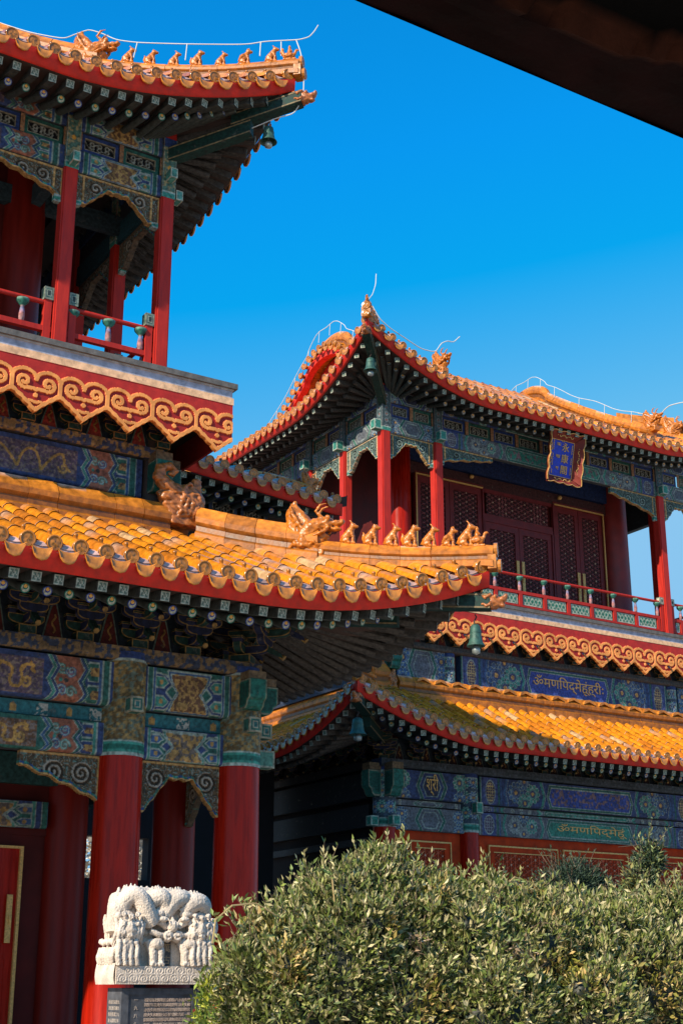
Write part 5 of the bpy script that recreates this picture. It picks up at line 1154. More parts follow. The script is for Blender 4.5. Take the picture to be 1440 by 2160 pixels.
obj('wall_ridge',ridge(q_,(0,1,0),.85,hs=.8),M_ridge,roof); obj('wall_ridge',ridge([(10.2,28.2,12.95),(14.6,28.2,12.95)],(0,1,0),.5,hs=.3),M_ridge,roof)
p=onY(655,1032,28.); inst('ridge_dragon',ME_dragon,roof,frame_M((p[0],28.,p[2]-.05),(1,0,0),(0,1,0),(0,0,1),.62,.62,.62))
boxes('core',GL,[((10.,28.5,8),(15.9,31,13.2),0)],M_dark)
beam('upper_beam',GL,(10.,28.3,12.62),(1,0),(0,-1),6.,.45,paint_ros,res=.025,v=0,insc=False)
beam('lower_beam',GL,(10.,28.3,11.72),(1,0),(0,-1),6.,.42,paint_ros,res=.025,v=1,insc=False)
for k in range(7): vent('vent_panel',GL,(10.05+k*.85,28.36,12.16),(1,0),(0,-1),.75,.44,fr=(.03,.05,.10),res=.02)
# ======================= bells =======================
def hp_(E,t,dz): q=E.hip(t); return tuple(float(v) for v in (q+np.array([0,0,dz])))
bell('patinated wind bell under the near golden roof corner, in front of the cloud-head board',tuple(map(float,onD(1001,1296,31.40))),.37,.13,None)
bell('dark green wind bell under the topmost left roof corner against the blue sky',tuple(map(float,onD(567,252,31.4))),.34,.145)
bell('pale green wind bell under the pointed corner of the far pavilion upper roof',tuple(map(float,onD(781,744,-10.36,-1))),.42,.18)
bell('teal wind bell in deep shade below the far pavilion lower roof corner',tuple(map(float,onD(754,1500,-10.36,-1))),.44,.20)
# ======================= plaque =======================
def text(s,size,ext=.01):
    c=bpy.data.curves.new('t','FONT'); c.body=s; c.size=size; c.extrude=ext; c.align_x='CENTER'; c.align_y='CENTER'; c.resolution_u=3
    o=bpy.data.objects.new('t',c); COL.objects.link(o); dg=bpy.context.evaluated_depsgraph_get(); me=bpy.data.meshes.new_from_object(o.evaluated_get(dg)); bpy.data.objects.remove(o); bpy.data.curves.remove(c)
    n=len(me.vertices); V=np.zeros(n*3,np.float32); me.vertices.foreach_get('co',V); V=V.reshape(-1,3).astype(float)
    tr=[]; me.calc_loop_triangles()
    T=np.zeros(len(me.loop_triangles)*3,np.int32); me.loop_triangles.foreach_get('vertices',T); bpy.data.meshes.remove(me); return V,T.reshape(-1,3)
def put(mb,s,size,p,x,up,n,col=(.62,.38,.12),ext=.01,sx=1.):
    V,T=text(s,size,ext); x=np.array(x,float);up=np.array(up,float);n=np.array(n,float)
    mb.add(np.array(p)+V[:,0:1]*sx*x+V[:,1:2]*up+V[:,2:3]*n,tris=T,col=col)
pc=onY(1183,968,31.45); tilt=.22
T_=thing('name_plaque','blue tablet with gold characters in a carved red frame under the far roof','plaque',tuple(pc))
px=np.array((1,0,0.)); pu=np.array((0,-math.sin(tilt),math.cos(tilt))); pn=np.cross(px,pu); 
def pl(a,b,c=0.): return pc+px*a+pu*b+pn*c
W2,H2=.45,.58
mb=MB(); V=[pl(-W2,-H2,-.05),pl(W2,-H2,-.05),pl(W2,H2,-.05),pl(-W2,H2,-.05),pl(-W2,-H2),pl(W2,-H2),pl(W2,H2),pl(-W2,H2)]; hexa(mb,V); obj('panel',mb,M_blue,T_)
# scalloped flaring frame
def frame_strip(pts_in,pts_out,col):
    P=np.array([pts_in,pts_out]); grid(mb,P,col)
mb=MB(); gl=MB()
for (a0,b0,a1,b1,nx_,ny_) in ((-W2,H2,W2,H2,0,1),(W2,H2,W2,-H2,1,0),(W2,-H2,-W2,-H2,0,-1),(-W2,-H2,-W2,H2,-1,0)):
    t=np.linspace(0,1,25); ext=.20; I=[];O=[];B=[]
    for q in t:
        a=a0+(a1-a0)*q;b=b0+(b1-b0)*q; cx=(2*q-1)
        ax=a+nx_*0;bb=b
        sc_=ext+.05*abs(math.sin(q*math.pi*3.5+.4))
        oa=a+nx_*sc_+(0 if nx_ else (a/ W2)*ext*1.0); ob=b+ny_*sc_+(0 if ny_ else (b/H2)*ext*1.0)
        I.append(pl(a,b,.02)); O.append(pl(oa,ob,.26)); B.append(pl(oa,ob,.18))
    grid(mb,np.array([I,O]),(.20,.03,.02)); grid(mb,np.array([B,O]),(.3,.08,.03)); grid(mb,np.array([I,B])-pn*.04,(.16,.03,.02))
    tube(gl,O,.013,5); tube(gl,I,.012,5)
    # small dragons on the frame
    for q in (.25,.5,.75):
        c=pl(a0+(a1-a0)*q+nx_*.11,b0+(b1-b0)*q+ny_*.11,.15); tt=np.linspace(0,1,9); d=(pl(a1,b1)-pl(a0,b0)); d/=np.linalg.norm(d)
        tube(gl,[c+d*(z-.5)*.25+(pu*abs(ny_)+px*abs(nx_))*.035*math.sin(z*9) for z in tt],.014,5)
o=obj('frame',mb,M_board,T_); obj('gilt_trim',gl,M_gold,T_)
mb=MB(); g=(.62,.38,.12)
for i,ch in enumerate("永康閣"): put(mb,ch,.30,pl(.12,.36-i*.36,.012),px,pu,pn,ext=.012)
def squig(mb,a,b,h,seed,w=.05):
    r=random.Random(seed); n=int(h/.035); pts=[pl(a+ (w*.5 if k%2 else -w*.15)*r.uniform(.3,1),b-h*k/n,.018) for k in range(n+1)]; tube(mb,[pl(a,b+.01,.016),pl(a,b-h,.016)],.009,4); tube(mb,pts,.008,4)
for a,L_ in ((-.37,((.56,.32),(.12,.38),(-.38,.14))),(.38,((.50,.3),(.08,.2),(-.22,.24)))):
    for b,h in L_: squig(mb,a,b,h,int((a+2)*100+b*50))
for i,ch in enumerate(("བ","ཨ","क","ख")[2:]+("ग",)): put(mb,ch,.15,pl(-.16,.44-i*.38,.012),px,pu,pn,ext=.01,sx=1.4)
put(mb,"口",.10,pl(0,.57,.012),px,pu,pn,col=(.5,.2,.05))
obj('lettering',mb,M_gold,T_)
# inscriptions on the far beams
def row(s,x0,x1,y,z,size,col): mb=MB(); put(mb,s,size,((x0+x1)/2,y,z),(1,0,0),(0,0,1),(0,-1,0),col=col,ext=.008,sx=(x1-x0)/max(.1,np.ptp(text(s,size,0)[0][:,0]))); obj('beam_inscription',mb,M_gold,PR)
row("ॐमणिपद्मेहूंह्रीः",27.3,30.1,YW-.112,10.34,.40,(.30,.20,.08))
row("ॐमणिपद्मेहूं",27.6,30.3,YR-.132,5.98,.28,(.34,.17,.06))
row("श्री",22.95,23.35,YR-.235,6.9,.5,(.60,.34,.08))

# ======================= stele =======================
ST=thing('stone_stele','black inscribed stele under a white marble dragon crown, in front of the red columns','stele',(5.04,10.7,0))
x0,x1,y0,y1=4.64,5.44,10.50,10.86; z0=1.63
body=MB(); box(body,(4.71,10.56,.25),(5.37,10.82,1.605)); box(body,(4.6,10.45,0),(5.5,10.95,.25)); o=obj('shaft',body,M_black,ST)
fr_=MB(); 
for a,b in (((4.71,10.552,.3),(4.77,10.559,1.60)),((5.31,10.552,.3),(5.37,10.559,1.60)),((4.77,10.552,1.555),(5.31,10.559,1.60))): box(fr_,a,b)
obj('raised_border',fr_,M_black,o)
tx=MB(); body_txt="雍和宮萬福閣永康閣古建築群始建於清乾隆年間歷經風雨年久失修一九八八年重修竣工立碑以記其事佛光普照國泰民安香火綿延流傳後世功德無量善男信女同沾法喜"
k=0
for c in range(15):
    for r in range(26):
        if r>4+ (c*7)%3+21: continue
        put(tx,body_txt[k%len(body_txt)],.030,(5.285-c*.0262,10.5565,1.515-r*.036),(1,0,0),(0,0,1),(0,-1,0),col=(.55,.42,.34),ext=.001); k+=1
for r,ch in enumerate("一九八八年"): put(tx,ch,.034,(4.835,10.5565,1.515-r*.058),(1,0,0),(0,0,1),(0,-1,0),col=(.5,.42,.36),ext=.001)
put(tx,"雍",.036,(5.335,10.5505,1.43),(1,0,0),(0,0,1),(0,-1,0),col=(.45,.05,.03),ext=.001)
for c in range(6):
    for r in range(14): put(tx,body_txt[(k+c*5+r)%len(body_txt)],.032,(4.709,10.60+c*.034,1.5-r*.045),(0,-1,0),(0,0,1),(-1,0,0),col=(.5,.42,.36),ext=.001)
obj('inscription',tx,mat('engraved_letters',None,.6,30,.3),o)
# base block of the crown, with cloud relief
mb=MB(); res=.006; xs=np.arange(x0,x1+.001,res); zs=np.linspace(z0,z0+.135,24); X,Z=np.meshgrid(xs,zs)
h=np.zeros(X.shape); ncx=9
for rr in range(2):
    for k in range(ncx):
        cx=x0+.05+.088*k+(.04 if rr else 0); cz=z0+.04+.06*rr; d=np.hypot(X-cx,Z-cz); an=np.arctan2(Z-cz,X-cx); m=d<.042; h=np.where(m,np.maximum(h,.0016*(1+np.sin(d*260-an))),h)
rnd=.018*np.clip((z0+.03-Z)/.03,0,1)**2
P=np.stack([X,np.full(X.shape,y0)-h+rnd,Z],-1); grid(mb,P)
box(mb,(x0-.005,y0+.004,z0+.002),(x1+.01,y1,z0+.134))
# flared left flank
t=np.linspace(0,1,10); P=np.array([[(x0-.002-.030*math.sin(q*math.pi*.62+.35)*(1-.55*q),y,z0+.0+.155*q) for y in np.linspace(y0+.012,y1+.01,10)] for q in t]); grid(mb,P)
base_=obj('crown_base',mb,M_marble,ST)
def spikes(mb,pts,up,r,n):
    for k in range(n):
        i=k*(len(pts)-1)/(n-1); a=np.array(pts[int(i)])*(1-i%1)+np.array(pts[min(int(i)+1,len(pts)-1)])*(i%1); tube(mb,[a,a+np.array(up)*r],[r*.42,r*.10],6)
mb=MB(); b0=z0+.13
def Pm(x,y,z): return (x0+.025+x*.93,y0+y,b0+z*.89)
box(mb,Pm(.06,.09,0.0),Pm(.33,.30,.56)); box(mb,Pm(.33,.12,.28),Pm(.5,.30,.56)); box(mb,Pm(.5,.09,0.0),Pm(.76,.30,.55)); box(mb,Pm(.33,.22,0),Pm(.52,.32,.3))
R_=.072
coils=[[(.03,.12,.44),(.05,.10,.56),(.13,.07,.62),(.20,.05,.55),(.26,.05,.42),(.31,.08,.36)],[(.25,.12,.50),(.31,.08,.58),(.38,.06,.60),(.43,.08,.52),(.38,.10,.45)],[(.40,.10,.42),(.44,.07,.50),(.52,.06,.59),(.60,.08,.58),(.60,.1,.5)],[(.58,.10,.46),(.64,.06,.53),(.73,.06,.57),(.80,.09,.52),(.80,.14,.44)]]
for c in coils:
    P=np.array([Pm(*p) for p in c]); tt=np.linspace(0,len(P)-1,22); Q=np.stack([np.interp(tt,np.arange(len(P)),P[:,i]) for i in range(3)],-1)
    Q=np.array([Q[max(0,i-2):i+3].mean(0) for i in range(len(Q))]); tube(mb,Q,R_,12); spikes(mb,[q+np.array((-.01,.02,.05)) for q in Q[1:-6]],(-.1,0,1),.045,9)
for c in ([(-.01,.10,.28),(.0,.12,.48),(.04,.18,.58)],[(.10,.2,.60),(.3,.22,.60),(.5,.22,.60),(.74,.22,.58)]): tube(mb,[Pm(*p) for p in c],.075,10); spikes(mb,[Pm(*p) for p in c],(0,0,1),.085,12)
# heads and beards at both corners
for s,cx in ((1,.06),(-1,.74)):
    ell(mb,Pm(cx,.09,.34),(.10,.10,.13),12); ell(mb,Pm(cx-s*.01,.06,.17),(.09,.08,.10),12); tube(mb,[Pm(cx,.04,.42),Pm(cx+s*.02,.02,.3),Pm(cx,.03,.20)],[.05,.06,.04],9)
    for k in range(9):
        xx=cx+(-.10+.028*k)*1.1; ph=k*.9; tube(mb,[Pm(xx+.012*math.sin(ph+q*5),.03-.035*math.sin(q*3.14)+(.02 if k in(0,8) else 0),.42-.25*q) for q in np.linspace(0,1,7)],[.012,.016,.018,.017,.015,.012,.006],6)
    for k in range(4): ell(mb,Pm(cx-.08+.05*k,.0,.20),(.024,.022,.024),8); tube(mb,[Pm(cx-.08+.055*k,.0,.18),Pm(cx-.09+.055*k,-.005,.08),Pm(cx-.075+.055*k,.0,.01)],[.02,.025,.022],7)
for k in range(6): 
    ell(mb,Pm(-.035,.08+.045*k,.20+.01*(k%2)),(.026,.024,.026),8); tube(mb,[Pm(-.03,.07+.05*k,.16),Pm(-.045,.075+.05*k,.08),Pm(-.03,.08+.05*k,.02)],[.02,.025,.02],7)
    tube(mb,[Pm(-.02+.008*math.sin(k*2+q*5),.05+.045*k,.44-.22*q) for q in np.linspace(0,1,6)],[.014,.02,.02,.018,.014,.008],6)
for k in range(7): ell(mb,Pm(-.02+.045*k,.035+.01*k,.42-.012*k*k*.3),(.032,.03,.03),8)   # crest beads along the left shoulder
for s,cx in ((1,.07),(-1,.73)):   # curled locks
    for k in range(3):
        for j in range(3):
            c_=(cx+(k-1)*.062,.28+j*.075-.02*(k%2)); t=np.linspace(0,1,12); tube(mb,[Pm(c_[0]+s*.026*(1-q*.8)*math.cos(q*8),-.018-.014*q+.01*abs(k-1),c_[1]+.026*(1-q*.8)*math.sin(q*8)) for q in t],.0085,5)
# forelegs, knees, paws
for x in (.30,.37,.60,.67): tube(mb,[Pm(x-.02,.06,.22),Pm(x,.03,.12),Pm(x,.03,.01)],[.045,.036,.034],9); [ell(mb,Pm(x-.02+.018*j,.0,.02+.012*(j%2)),(.014,.016,.018),7) for j in range(3)]
for x in (.33,.64): ell(mb,Pm(x,.03,.19),(.065,.05,.045),12)
for s in (1,-1):
    c=.48; tube(mb,[Pm(c-s*.16,.06,.40),Pm(c-s*.10,.04,.37),Pm(c-s*.05,.05,.33)],[.032,.03,.022],8); ell(mb,Pm(c-s*.13,.05,.45),(.06,.045,.035),10); ell(mb,Pm(c-s*.10,.02,.40),(.045,.03,.022),9)
    tube(mb,[Pm(c-s*.2,.05,.30),Pm(c-s*.13,.03,.27),Pm(c-s*.06,.04,.26)],[.028,.022,.02],8)
ell(mb,Pm(.475,.03,.345),(.046,.045,.05),12); tube(mb,[Pm(.475,.03,.39),Pm(.47,.03,.43)],[.02,.006],7); [tube(mb,[Pm(.475+s*.03,.0,.35),Pm(.475+s*.055,.0,.41)],[.012,.004],6) for s in(-1,1)]
for cx in (.435,.525):   # cloud scrolls
    t=np.linspace(0,1,22); tube(mb,[Pm(cx+(.045*(1-q*.8))*math.cos(q*9),.02-.012*q,.255+(.042*(1-q*.8))*math.sin(q*9)) for q in t],.013,7); ell(mb,Pm(cx,.045,.255),(.05,.035,.045),12)
def mcol(V,h): return np.array((.8,.71,.62))[None]*(1+.10*h[:,None])
me=remesh(mb,.0062,M_marble,'dragon_crown',(.6,.5,.4),ns=.0020,nf=75,iters=0,cfun=mcol)
for v in me.vertices: v.co-=Vector((5.04,10.7,0))
crown=obj('dragon_crown',me,None,ST); ORG[crown.name]=ORG[ST.name]
mb=MB(); box(mb,Pm(.345,.10,.0),Pm(.51,.14,.22)); tb=obj('tablet',mb,M_black,crown)
mb=MB()
for (ch,a,b) in (("萬",.462,.155),("古",.462,.055),("流",.385,.155),("芳",.385,.055)): put(mb,ch,.07,Pm(a,.097,b),(1,0,0),(0,0,1),(0,-1,0),col=(.55,.4,.26),ext=.002)
obj('tablet_lettering',mb,bpy.data.materials['engraved_letters'],tb)
# ======================= ground =======================
mb=MB(); grid(mb,np.array([[(x,y,0) for y in np.linspace(-300,400,30)] for x in np.linspace(-350,350,30)])); g_=obj('ground',mb,M_ground); g_['kind']='structure'
# ======================= near eave overhead =======================
FG=thing('roof_eave','Dark weathered red eave beam close overhead, cutting across the upper right corner','eave',(1.6,1.9,3.4))
mb=MB(); xs=np.linspace(-1.0,5.,260); ys=np.linspace(0,1,14)
X,Yy=np.meshgrid(xs,ys,indexing='ij'); yb=1.92-Yy*.34
edge=.62+.10*np.sin(X*3.1)+.06*np.sin(X*9.7+1)+.03*np.sin(X*23)
peel=(Yy>edge)
Z=3.42-.0*Yy+.008*vnoise(X,Yy,6,3)+.022*np.maximum(0,vnoise(X,Yy*3,5,8)-.6)+np.where(peel,.035,0)+ .012*(np.abs(Yy-edge)<.06)*-1
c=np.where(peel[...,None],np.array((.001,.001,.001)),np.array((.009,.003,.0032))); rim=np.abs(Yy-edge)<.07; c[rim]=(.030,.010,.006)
grid(mb,np.stack([X,yb,Z],-1),c); 
P=np.array([[(x,1.92,3.42+.010*0),(x,1.95,3.46),(x,1.95,3.75)] for x in xs]); grid(mb,P,(.009,.003,.003))
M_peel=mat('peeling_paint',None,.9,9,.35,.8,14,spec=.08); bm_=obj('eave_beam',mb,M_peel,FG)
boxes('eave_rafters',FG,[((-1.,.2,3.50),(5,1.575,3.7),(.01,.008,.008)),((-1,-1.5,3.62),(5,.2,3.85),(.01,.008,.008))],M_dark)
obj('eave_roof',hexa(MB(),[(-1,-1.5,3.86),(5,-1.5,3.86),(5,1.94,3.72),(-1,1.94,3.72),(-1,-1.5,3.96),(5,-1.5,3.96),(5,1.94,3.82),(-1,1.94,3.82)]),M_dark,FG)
# ======================= lightning wires =======================
def wire(parent,pts,r=.012,name='lightning_wire'):
    P=np.array(pts,float); n=len(P); tt=np.linspace(0,n-1,n*6); Q=np.stack([np.interp(tt,np.arange(n),P[:,i]) for i in range(3)],-1)
    for _ in range(3): Q[1:-1]=(Q[:-2]+2*Q[1:-1]+Q[2:])/4
    return obj(name,tube(MB(),Q,r,5),M_wire,parent,True)
cs=31.40
def D(x,y): return onD(x,y,cs)
wire(PL,[D(-60,28),D(60,68),D(135,82),D(160,72),D(188,62),D(215,70),D(245,84),D(290,90),D(395,93),D(520,94),D(560,87),D(630,84),D(652,78),D(663,66),D(671,53)],.011)
wire(PL,[D(625,85),D(634,110),D(641,150),D(640,205),D(620,240),D(585,248),D(520,275),D(450,302),D(385,307),D(362,325)],.011)
for a,b in (((290,90),(282,122)),((395,93),(391,127)),((550,89),(548,118)),((593,88),(593,118))): wire(PL,[D(*a),D(*b)],.012,'wire_stay')
def G(x,y): return onD(x,y,-10.36,-1)
wire(PR,[G(793,578),G(792,600),G(785,622),G(778,630)],.014)
tipR=EV.hip(.05)
wire(PR,[onY(x,y,31.7) for x,y in ((785,645),(800,672),(822,692),(855,714),(888,736),(918,743),(930,724),(943,719),(956,722),(969,710))],.016)
for Pn,dx_ in ((P1,-.25),(P2,-.1)):
    n_=len(Pn); q=[(p[0]+dx_,p[1],p[2]+.88+.05*math.sin(k*1.3)) for k,p in enumerate(Pn)][(0 if dx_>-.2 else 6):]
    wire(PR,q,.012)
    for k in range(2,len(q)-2,3): wire(PR,[(q[k][0],q[k][1],q[k][2]),(q[k][0],q[k][1]+.05,q[k][2]-.42)],.010,'wire_stay')
wire(PR,[onX(x,y,32.9) for x,y in ((1345,872),(1390,877),(1402,862),(1412,855),(1440,848),(1480,850))],.018)
# ======================= pale tree beyond =======================
tp=onY(290,1815,52)
TR=thing('tree','pale bleached tree far behind the near pavilion, glimpsed between its red columns','tree',(tp[0],52,0))
mb=MB(); 
for k in range(60):
    a=rng.random()*6.28; z=rng.uniform(2,9); p=[tp[0],52,z*.7]; e=[tp[0]+math.cos(a)*rng.uniform(1,3.2),52+math.sin(a)*2,z+rng.uniform(0,2)]; tube(mb,[p,((p[0]+e[0])/2,(p[1]+e[1])/2+.1,(p[2]+e[2])/2+.3),e],[.10,.06,.02],5,(.62,.58,.5))
tube(mb,[(tp[0],52,0),(tp[0]+.2,52,4),(tp[0],52,8)],[.45,.35,.15],10,(.5,.45,.4)); obj('trunk',mb,mat('pale_bark',(.7,.66,.6),.9,6,.3),TR)
P=rng.normal(0,1,(5000,3))*np.array((2.6,1.2,2.2))+np.array((tp[0]-1,52,6.)); d1=rng.normal(0,.17,(5000,3)); d2=rng.normal(0,.17,(5000,3)); V=np.stack([P,P+d1,P+d2],1).reshape(-1,3); mb=MB(); mb.add(V,tris=np.arange(15000).reshape(-1,3),col=np.repeat(np.array((.7,.66,.58))*rng.uniform(.5,1.1,(5000,1)),3,0)); obj('crown',mb,mat('pale_leaf',None,.8,4,.1),TR)
# near-black wall added to block the bright gap behind the columns, one opening left
q0=onY(150,2160,37);q1=onY(322,1742,37);qa=onY(168,1762,37);qb=onY(304,1858,37)
RW=thing('wall','dark courtyard wall far behind the red columns, with one bright opening','wall',(float(q0[0]),37,0))
boxes('screen_wall',RW,[((5,36.8,0),(21,37.2,qb[2]),0),((5,36.8,qa[2]),(21,37.2,8.6),0),((qb[0],36.8,qb[2]),(21,37.2,qa[2]),0)],mat('near_black_screen',(.012,.010,.012),.9,3,.3))
# ======================= shrubs =======================
def leaves(mb,P,N,n_dir,size,tint,pal):
    n=len(P); d=n_dir+rng.normal(0,.55,(n,3))+np.array([0,0,.35]); d/=np.linalg.norm(d,axis=1)[:,None]
    s=np.cross(d,rng.normal(0,1,(n,3))); s/=np.linalg.norm(s,axis=1)[:,None]; up=np.cross(s,d)
    l=size*rng.uniform(.5,1.55,n)[:,None]; w=l*rng.uniform(.14,.21,n)[:,None]
    V=np.stack([P,P+d*l*.45+s*w+up*w*.35,P+d*l+up*l*rng.uniform(-.15,.2,n)[:,None],P+d*l*.45-s*w+up*w*.35],1)
    k=rng.integers(0,len(pal),n); c=np.array(pal)[k]*rng.uniform(.7,1.3,n)[:,None]*tint
    cc=np.repeat(c,4,0); i=np.arange(n)*4
    mb.add(V.reshape(-1,3),tris=np.concatenate([np.stack([i,i+1,i+2],-1),np.stack([i,i+2,i+3],-1)]),col=cc)
OLV=[(.22,.23,.065),(.31,.29,.11),(.15,.175,.045),(.09,.12,.03),(.42,.37,.18),(.17,.21,.04),(.50,.43,.23),(.11,.15,.035)]
DRK=[(.03,.055,.03),(.04,.07,.035),(.025,.045,.03)]
YLW=[(.32,.33,.03),(.22,.28,.03),(.12,.2,.03)]
DRY=[(.36,.25,.15),(.30,.20,.12),(.42,.34,.22)]
def shrub(label,lobes,nl,pal=OLV,size=.052,core=True,group='olive-green shrubs in front of the pavilions',name='shrub',twigs=40,extra=None):
    c0=np.mean([l[0] for l in lobes],0); T=thing(name,label,'shrub',(float(c0[0]),float(c0[1]),0.),group); mb=MB(); tw=MB()
    if extra is not None:
        base_l=list(lobes); rr_=np.random.default_rng(int(c0[0]*100)); lobes=base_l+[(np.array(c)+np.array((rr_.uniform(-.7,.7)*r[0],rr_.uniform(-.6,.1)*r[1],rr_.uniform(.45,.78)*r[2])),tuple(rr_.uniform(.09,.16)*np.array((1,1,1.15)))) for (c,r) in base_l for _ in range(3)]
    vol=[l[1][0]*l[1][2] for l in lobes]; tot=sum(vol)
    for (c,r),v in zip(lobes,vol):
        n=int(nl*v/tot); u=rng.normal(0,1,(n*2,3)); u/=np.linalg.norm(u,axis=1)[:,None]
        view=(CAM-np.array(c)); view/=np.linalg.norm(view); u=u[(u@view>-.55)&(u[:,2]>-.85)][:n]; n=len(u)
        bump=1+.13*np.sin(u[:,0]*7+c[0]*5)*np.sin(u[:,2]*8+c[1]*3)+.09*np.sin(u[:,0]*17+u[:,2]*13)*np.sin(u[:,1]*15+c[0]*9)
        depth=1-np.abs(rng.normal(0,.11,n))
        P=np.array(c)+u*np.array(r)*(bump*depth)[:,None]
        # cluster into sprigs
        k=max(1,n//9); cen=P[rng.integers(0,n,k)]; idx=rng.integers(0,k,n); off=np.abs(rng.normal(0,1,(n,1)))*u*.035; P2=cen[idx]+rng.normal(0,.022,(n,3))+off; mix=rng.random(n)<.75; P=np.where(mix[:,None],P2,P)
        un=(P-np.array(c))/np.array(r); un/=np.linalg.norm(un,axis=1)[:,None]+1e-6
        tn=(.72+.55*vnoise(P[:,0:1],P[:,2:3]+P[:,1:2],9,5))*np.where(vnoise(P[:,0:1],P[:,2:3],4,9)>.72,np.array((1.25,1.0,.8)),1.)
        leaves(mb,P,un,un,size,tn,pal)
        # long shoots standing clear of the mass
        ns_=int(60*v/tot*len(lobes)*.5)
        for k in range(ns_):
            u1=rng.normal(0,1,3); u1[2]=abs(u1[2])*1.3; u1/=np.linalg.norm(u1)
            if u1@view<-.3: continue
            b0_=np.array(c)+u1*np.array(r)*.96; dr=u1*.6+np.array([rng.normal(0,.4),rng.normal(0,.3),.7]); dr/=np.linalg.norm(dr); L=rng.uniform(.06,.22)*(1.4 if rng.random()<.1 else 1)
            cur=rng.normal(0,.3,3); t=np.linspace(0,1,5); Q=b0_+dr*L*t[:,None]+cur*L*(t**2)[:,None]*.5; tube(tw,Q,[.004,.0035,.003,.002,.001],4,(.26,.24,.11))
            m=int(L/.011); tt=rng.random(m); PP=b0_+dr*L*tt[:,None]+cur*L*(tt**2)[:,None]*.5; leaves(mb,PP,np.tile(dr,(m,1)),np.tile(dr,(m,1))*.8,size*.85,1.05,pal)
        if core:
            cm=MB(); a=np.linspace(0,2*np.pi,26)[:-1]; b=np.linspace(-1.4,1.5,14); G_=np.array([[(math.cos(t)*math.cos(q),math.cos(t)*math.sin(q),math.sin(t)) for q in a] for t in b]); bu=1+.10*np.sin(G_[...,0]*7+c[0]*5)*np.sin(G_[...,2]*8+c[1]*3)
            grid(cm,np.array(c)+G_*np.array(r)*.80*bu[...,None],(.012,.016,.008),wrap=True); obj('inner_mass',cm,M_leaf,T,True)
        for k in range(int(twigs*v/tot)):
            u1=rng.normal(0,1,3); u1[2]=abs(u1[2])*.8; u1/=np.linalg.norm(u1)
            if u1@view<-.2: continue
            s0=np.array(c)+u1*np.array(r)*.8; t1=np.cross(u1,rng.normal(0,1,3)); t1/=np.linalg.norm(t1); L=rng.uniform(.12,.38)
            tube(tw,[s0,s0+u1*np.array(r)*.22+t1*L*.3,s0+u1*np.array(r)*.24+t1*L+np.array([0,0,-.04])],[.005,.004,.0015],4,(.35,.24,.13) if rng.random()<.7 else (.5,.28,.16))
    if extra:
        for (c,r,n,pal2,sz) in extra:
            P=np.array(c)+rng.normal(0,1,(n,3))*np.array(r)*.5; un=rng.normal(0,1,(n,3))*.5+np.array((-.4,-.6,.4)); leaves(mb,P,un,un,sz,1.,pal2)
    obj('foliage',mb,M_leaf,T); 
    if tw.n: obj('twigs',tw,M_bark,T,kind='stuff')
    # stems to the ground
    st=MB()
    for (c,r) in lobes[:3]: tube(st,[(c[0],c[1],0),(c[0]+.05,c[1],c[2]*.5),(c[0],c[1],c[2])],[.04,.03,.02],6,(.16,.11,.07))
    obj('stem',st,M_bark,T); return T
def B(x,y,Y,r): p=onY(x,y,Y); return (p,r)
N0=2.1
shrub('rounded olive-green shrub beside the white marble crown, leftmost of the hedge',[B(585,2045,9.0,(.31,.34,.40)),B(525,2125,8.9,(.24,.3,.40)),B(645,2025,9.1,(.34,.36,.43)),B(600,2160,8.8,(.42,.4,.5))],int(15000*N0),extra=[(onY(432,2105,8.75),(.07,.07,.12),160,YLW,.045),(onY(455,2060,8.75),(.09,.08,.1),120,OLV,.045),(onY(425,2150,8.7),(.08,.08,.10),160,YLW,.045)])
shrub('tall olive-green shrub with pale upright leaves, highest below the dark alley',[B(755,1980,8.9,(.38,.36,.50)),B(790,1900,9.0,(.22,.2,.26)),B(690,1985,8.95,(.24,.26,.40)),B(860,2010,8.8,(.40,.38,.52)),B(720,2060,8.7,(.40,.38,.5)),B(850,2140,8.6,(.45,.38,.45)),B(905,1960,9.0,(.24,.24,.28))],int(22000*N0),extra=[(onY(880,1990,8.4),(.1,.06,.08),120,DRY,.04)])
shrub('olive-green shrub under the latticed windows, arching dry tendrils on top',[B(1000,1975,9.0,(.34,.34,.38)),B(1070,2012,8.8,(.36,.36,.42)),B(945,1985,8.95,(.26,.26,.34)),B(1140,2018,8.85,(.30,.30,.36)),B(980,2070,8.6,(.42,.4,.5)),B(1110,2050,8.6,(.42,.4,.5)),B(1050,2160,8.4,(.5,.4,.42))],int(20000*N0),extra=[(onY(1085,2030,8.25),(.16,.08,.12),420,DRY,.04),(onY(1115,1940,8.5),(.12,.08,.07),160,DRY,.035)])
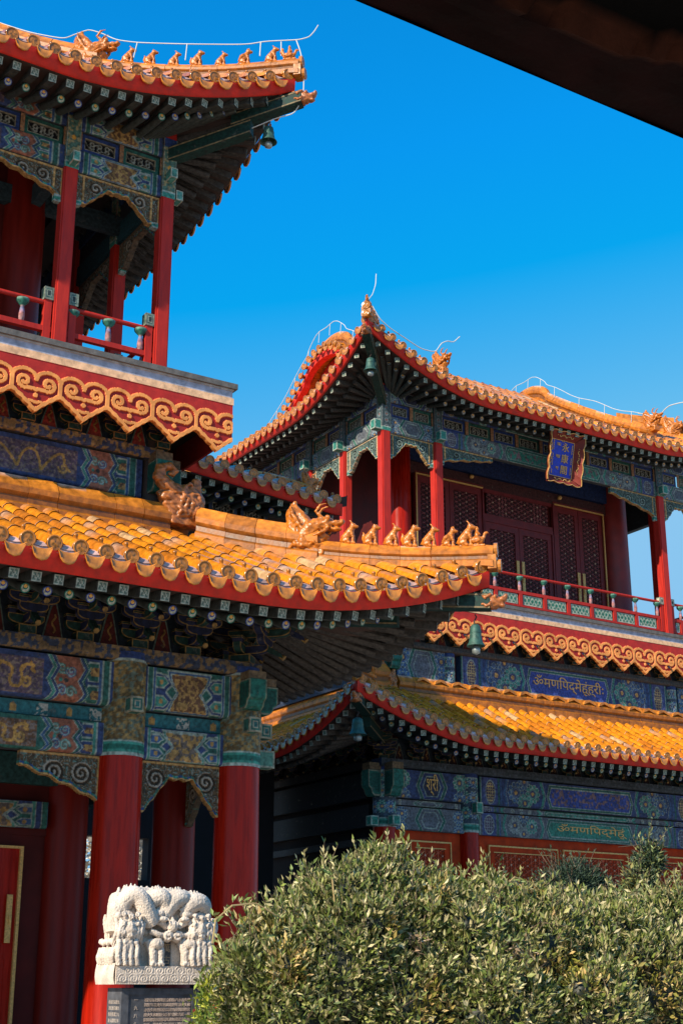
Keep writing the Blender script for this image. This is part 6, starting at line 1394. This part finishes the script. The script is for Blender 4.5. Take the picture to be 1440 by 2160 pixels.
shrub('olive-green shrub at the right edge with yellow-green shoots',[B(1290,2010,8.9,(.44,.4,.40)),B(1400,1985,9.0,(.40,.38,.38)),B(1200,2000,8.9,(.30,.3,.34)),B(1230,2060,8.6,(.42,.38,.45)),B(1370,2100,8.5,(.48,.4,.5)),B(1240,2160,8.3,(.4,.4,.4)),B(1450,2150,8.5,(.45,.4,.5)),B(1500,2000,9.,(.4,.4,.5))],int(24000*N0),extra=[(onY(1345,2025,8.4),(.06,.05,.06),80,YLW,.04),(onY(1270,1945,8.45),(.07,.05,.05),80,YLW,.04),(onY(1275,2120,8.2),(.08,.05,.07),110,YLW,.04),(onY(1310,2080,8.3),(.08,.05,.07),120,DRY,.04)])
shrub('small dark green bush rising behind the hedge under the third window',[B(1205,1885,9.6,(.27,.27,.25)),B(1250,1900,9.6,(.2,.2,.2))],9000,pal=DRK,size=.03,twigs=6,group=None)
shrub('narrow young shrub with bright top sprig in front of the rightmost window',[B(1365,1815,9.5,(.10,.10,.13)),B(1350,1880,9.5,(.12,.12,.16))],2400,pal=DRK+[(.16,.2,.07),(.24,.26,.10)],size=.045,twigs=8,group=None)
# long arching tendrils
T=thing('vine','thin arching vine shoots reaching left from the hedge across the red column','vine',tuple(map(float,onY(540,1905,8.55))))
for pts in ([(590,1935),(540,1905),(490,1910),(455,1940),(448,1990)],[(700,1850),(705,1900),(712,1960)],[(1150,1890),(1120,1862),(1085,1850),(1060,1872)]):
    mb=MB(); Q=[onY(x,y,8.55) for x,y in pts]; tube(mb,Q,.006,5,(.42,.30,.13)); o=obj('shoot',mb,M_leaf,T)
    LF=MB(); PP=np.concatenate([np.array(q)+rng.normal(0,.02,(6,3)) for q in Q]); un=rng.normal(0,1,(len(PP),3)); leaves(LF,PP,un,un,.055,1.,[(.16,.22,.05),(.26,.3,.1)]); obj('shoot_leaves',LF,M_leaf,o,kind='stuff')
print('verts',sum(len(o.data.vertices) for o in sc.objects if o.type=='MESH'),'objs',len(sc.objects))
